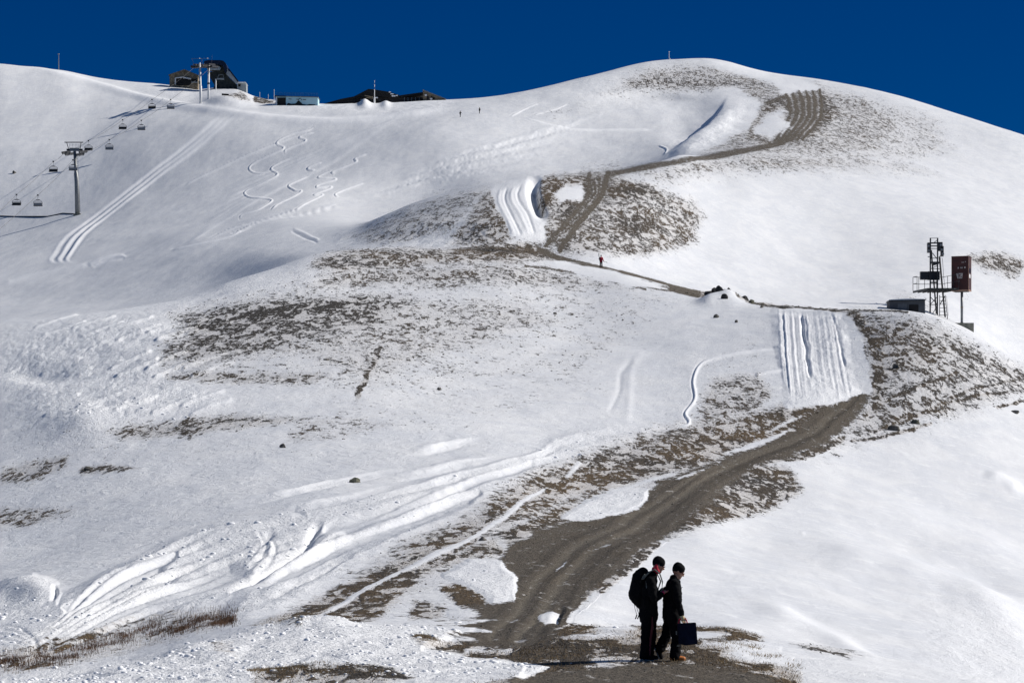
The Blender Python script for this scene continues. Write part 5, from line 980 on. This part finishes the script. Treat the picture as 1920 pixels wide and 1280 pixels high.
def booth():
    b0, q, s = frame_of(1803, 622, DW - .5); t = empty('control_booth', b0, 'rusty maroon metal cabin raised on a single post beside the winch tower', 'control booth')
    x0, x1, yt, yb = 1784, 1818.5, 482, 544; dep = 2.0; A = q(x0, yt, -1); B_ = q(x1, yb, -1); hx = (A.x + B_.x) / 2; w_ = B_.x - A.x; z0, z1 = B_.z, A.z
    sub = empty('x', (0, 0, 0)); bpy.data.objects.remove(sub)
    rz = R(-21); Rm = Matrix.Rotation(rz, 3, 'Z'); ctr = Vector((hx + .12, 0, (z0 + z1) / 2)); L = lambda x, y, z: ctr + Rm @ Vector((x, y, z)); hh = (z1 - z0)
    def bx(c, d, nm, m, bev=0, lb=None): return MB().box(L(*c), d, rot=Rm, bev=bev).build(nm, m, t, label=lb)
    w_ *= .93; bx((0, 0, 0), (w_, dep, hh), 'body', maroon)
    for sx in (-1, 1): bx((sx * w_ / 2, -dep / 2, 0), (.07, .07, hh + .04), 'corner_trim', rust)
    bx((w_ / 2, dep / 2, 0), (.07, .07, hh + .04), 'corner_trim', rust); bx((0, 0, -hh / 2 - .10), (w_ + .1, dep + .1, .20), 'floor_frame', rust); bx((0, 0, hh / 2 + .04), (w_ + .12, dep + .12, .08), 'roof', maroon)
    bx((0, 0, -hh / 2 - .24), (w_ * .8, dep * .7, .10), 'underframe', wood)
    mk = mat('faded_marking', (.30, .28, .27), .8, scale=20, col2=(.5, .48, .46)); fy = -dep / 2 - .012
    def pan(pts, nm, m, y=fy, th=.02):
        mb = MB(); F1 = [mb.bm.verts.new(L(px_, y, pz_)) for px_, pz_ in pts]; F2 = [mb.bm.verts.new(L(px_, y + th, pz_)) for px_, pz_ in pts]; mb.bm.faces.new(F1); mb.bm.faces.new(F2[::-1]); n = len(pts)
        for k in range(n): mb.bm.faces.new((F1[k], F2[k], F2[(k + 1) % n], F1[(k + 1) % n]))
        return mb.build(nm, m, t)
    c = lambda px_, py_: ((px_ - 1801) * s, (513 - py_) * s)
    pan([c(1793.5, 513.5), c(1806, 513), c(1805, 523), c(1796, 523)], 'sign_plate', mk)
    mb = MB()
    for (px_, py_, w2, h2) in ((1799, 518, 2, 5), (1801.5, 516, 3, 1.2), (1803, 520, 2.5, 1.5)): a = c(px_, py_); mb.box(L(a[0], fy - .02, a[1]), (w2 * s, .012, h2 * s), rot=Rm)
    mb.build('sign_figure', dred, t); mb = MB()
    for (px_, py_, w2, h2) in ((1797.5, 503.2, 2.2, 3), (1802, 503, 1, 2.4), (1803.6, 503, 1, 2.4), (1805.2, 503, .9, 2.8), (1810, 502.6, 2.2, 3.2), (1806, 493, 5, 1), (1797, 528, 6, .9), (1811, 492, 1.2, 2)): a = c(px_, py_); mb.box(L(a[0], fy, a[1]), (w2 * s, .02, h2 * s), rot=Rm)
    mb.build('faded_lettering', mk, t)
    MB().box(L(w_ / 2 + .012, -.1, -.45), (.02, .9, .62), rot=Rm).build('side_window', M['white'], t); MB().box(L(w_ / 2 + .012, 0, .45), (.02, 1.3, .7), rot=Rm).build('side_panel', nvy, t)
    MB().tube([q(1803.5, 548, 0), q(1803.5, 575), q(1803.5, 603), q(1803.5, 608)], [.215, .215, .215, .30], 14).build('post', M['steel'], t, True); MB().tube([q(1803.5, 575.5), q(1803.5, 577)], .225, 14).build('post_band', M['straw'], t)
    mb = MB(); mb.tube([q(1810, 549, -.5), q(1815, 558, -.5), q(1813, 562, -.5), q(1808, 561, -.4)], .012, 5); mb.build('loose_cable', M['black'], t)
    mb = MB(); mb.prism([(q(1789, 606).x, q(0, 606).z), (q(1824, 606).x, q(0, 606).z), (q(1824, 640).x, q(0, 640).z), (q(1789, 640).x, q(0, 640).z)], -1.1, .9); bmesh.ops.bevel(mb.bm, geom=mb.bm.edges[:], offset=.03, segments=2, affect='EDGES'); mb.build('footing', M['conc'], t)
booth()
def shed():
    b0, q, s = frame_of(1700, 584); b0, q, s = frame_of(1700, 584, b0.y + 1.2); t = empty('shed', b0, 'low flat roofed grey shed with a dark doorway behind the crest', 'shed')
    gw = mat('shaded_grey_wall', (.045, .05, .06), .8, scale=.8, col2=(.075, .083, .095)); lw = mat('sunlit_side_wall', (.55, .54, .51), .85, scale=1, col2=(.66, .65, .62))  # light put into the colours: front wall dark as if shaded, side pale as if sunlit
    pr(q, [(1668, 564.5), (1734, 563), (1734, 600), (1668, 600)], 0, 3.4, 'wall', gw, t)
    mb = MB(); mb.box(q(1734.4, 580.5, 1.72), (.06, 3.36, 34 * s)); mb.build('side_wall', lw, t)
    pr(q, [(1666.5, 563), (1735.5, 561.4), (1735.5, 563.2), (1666.5, 564.8)], -.25, 3.7, 'roof', M['black'], t)
    pr(q, [(1667.5, 561.6), (1700, 559.8), (1732, 560.4), (1734.5, 561.6), (1666.8, 563.2)], -.1, 3.6, 'roof_snow', M['clod'], t)
    pr(q, [(1704.5, 571), (1722, 571), (1722, 592), (1704.5, 592)], -.05, .1, 'doorway', dark, t)
    pr(q, [(1683, 569), (1700, 569), (1700, 592), (1683, 592)], -.04, .1, 'wall_panel', grp if 0 else mat('faded_panel', (.09, .10, .115), .8), t)
shed()
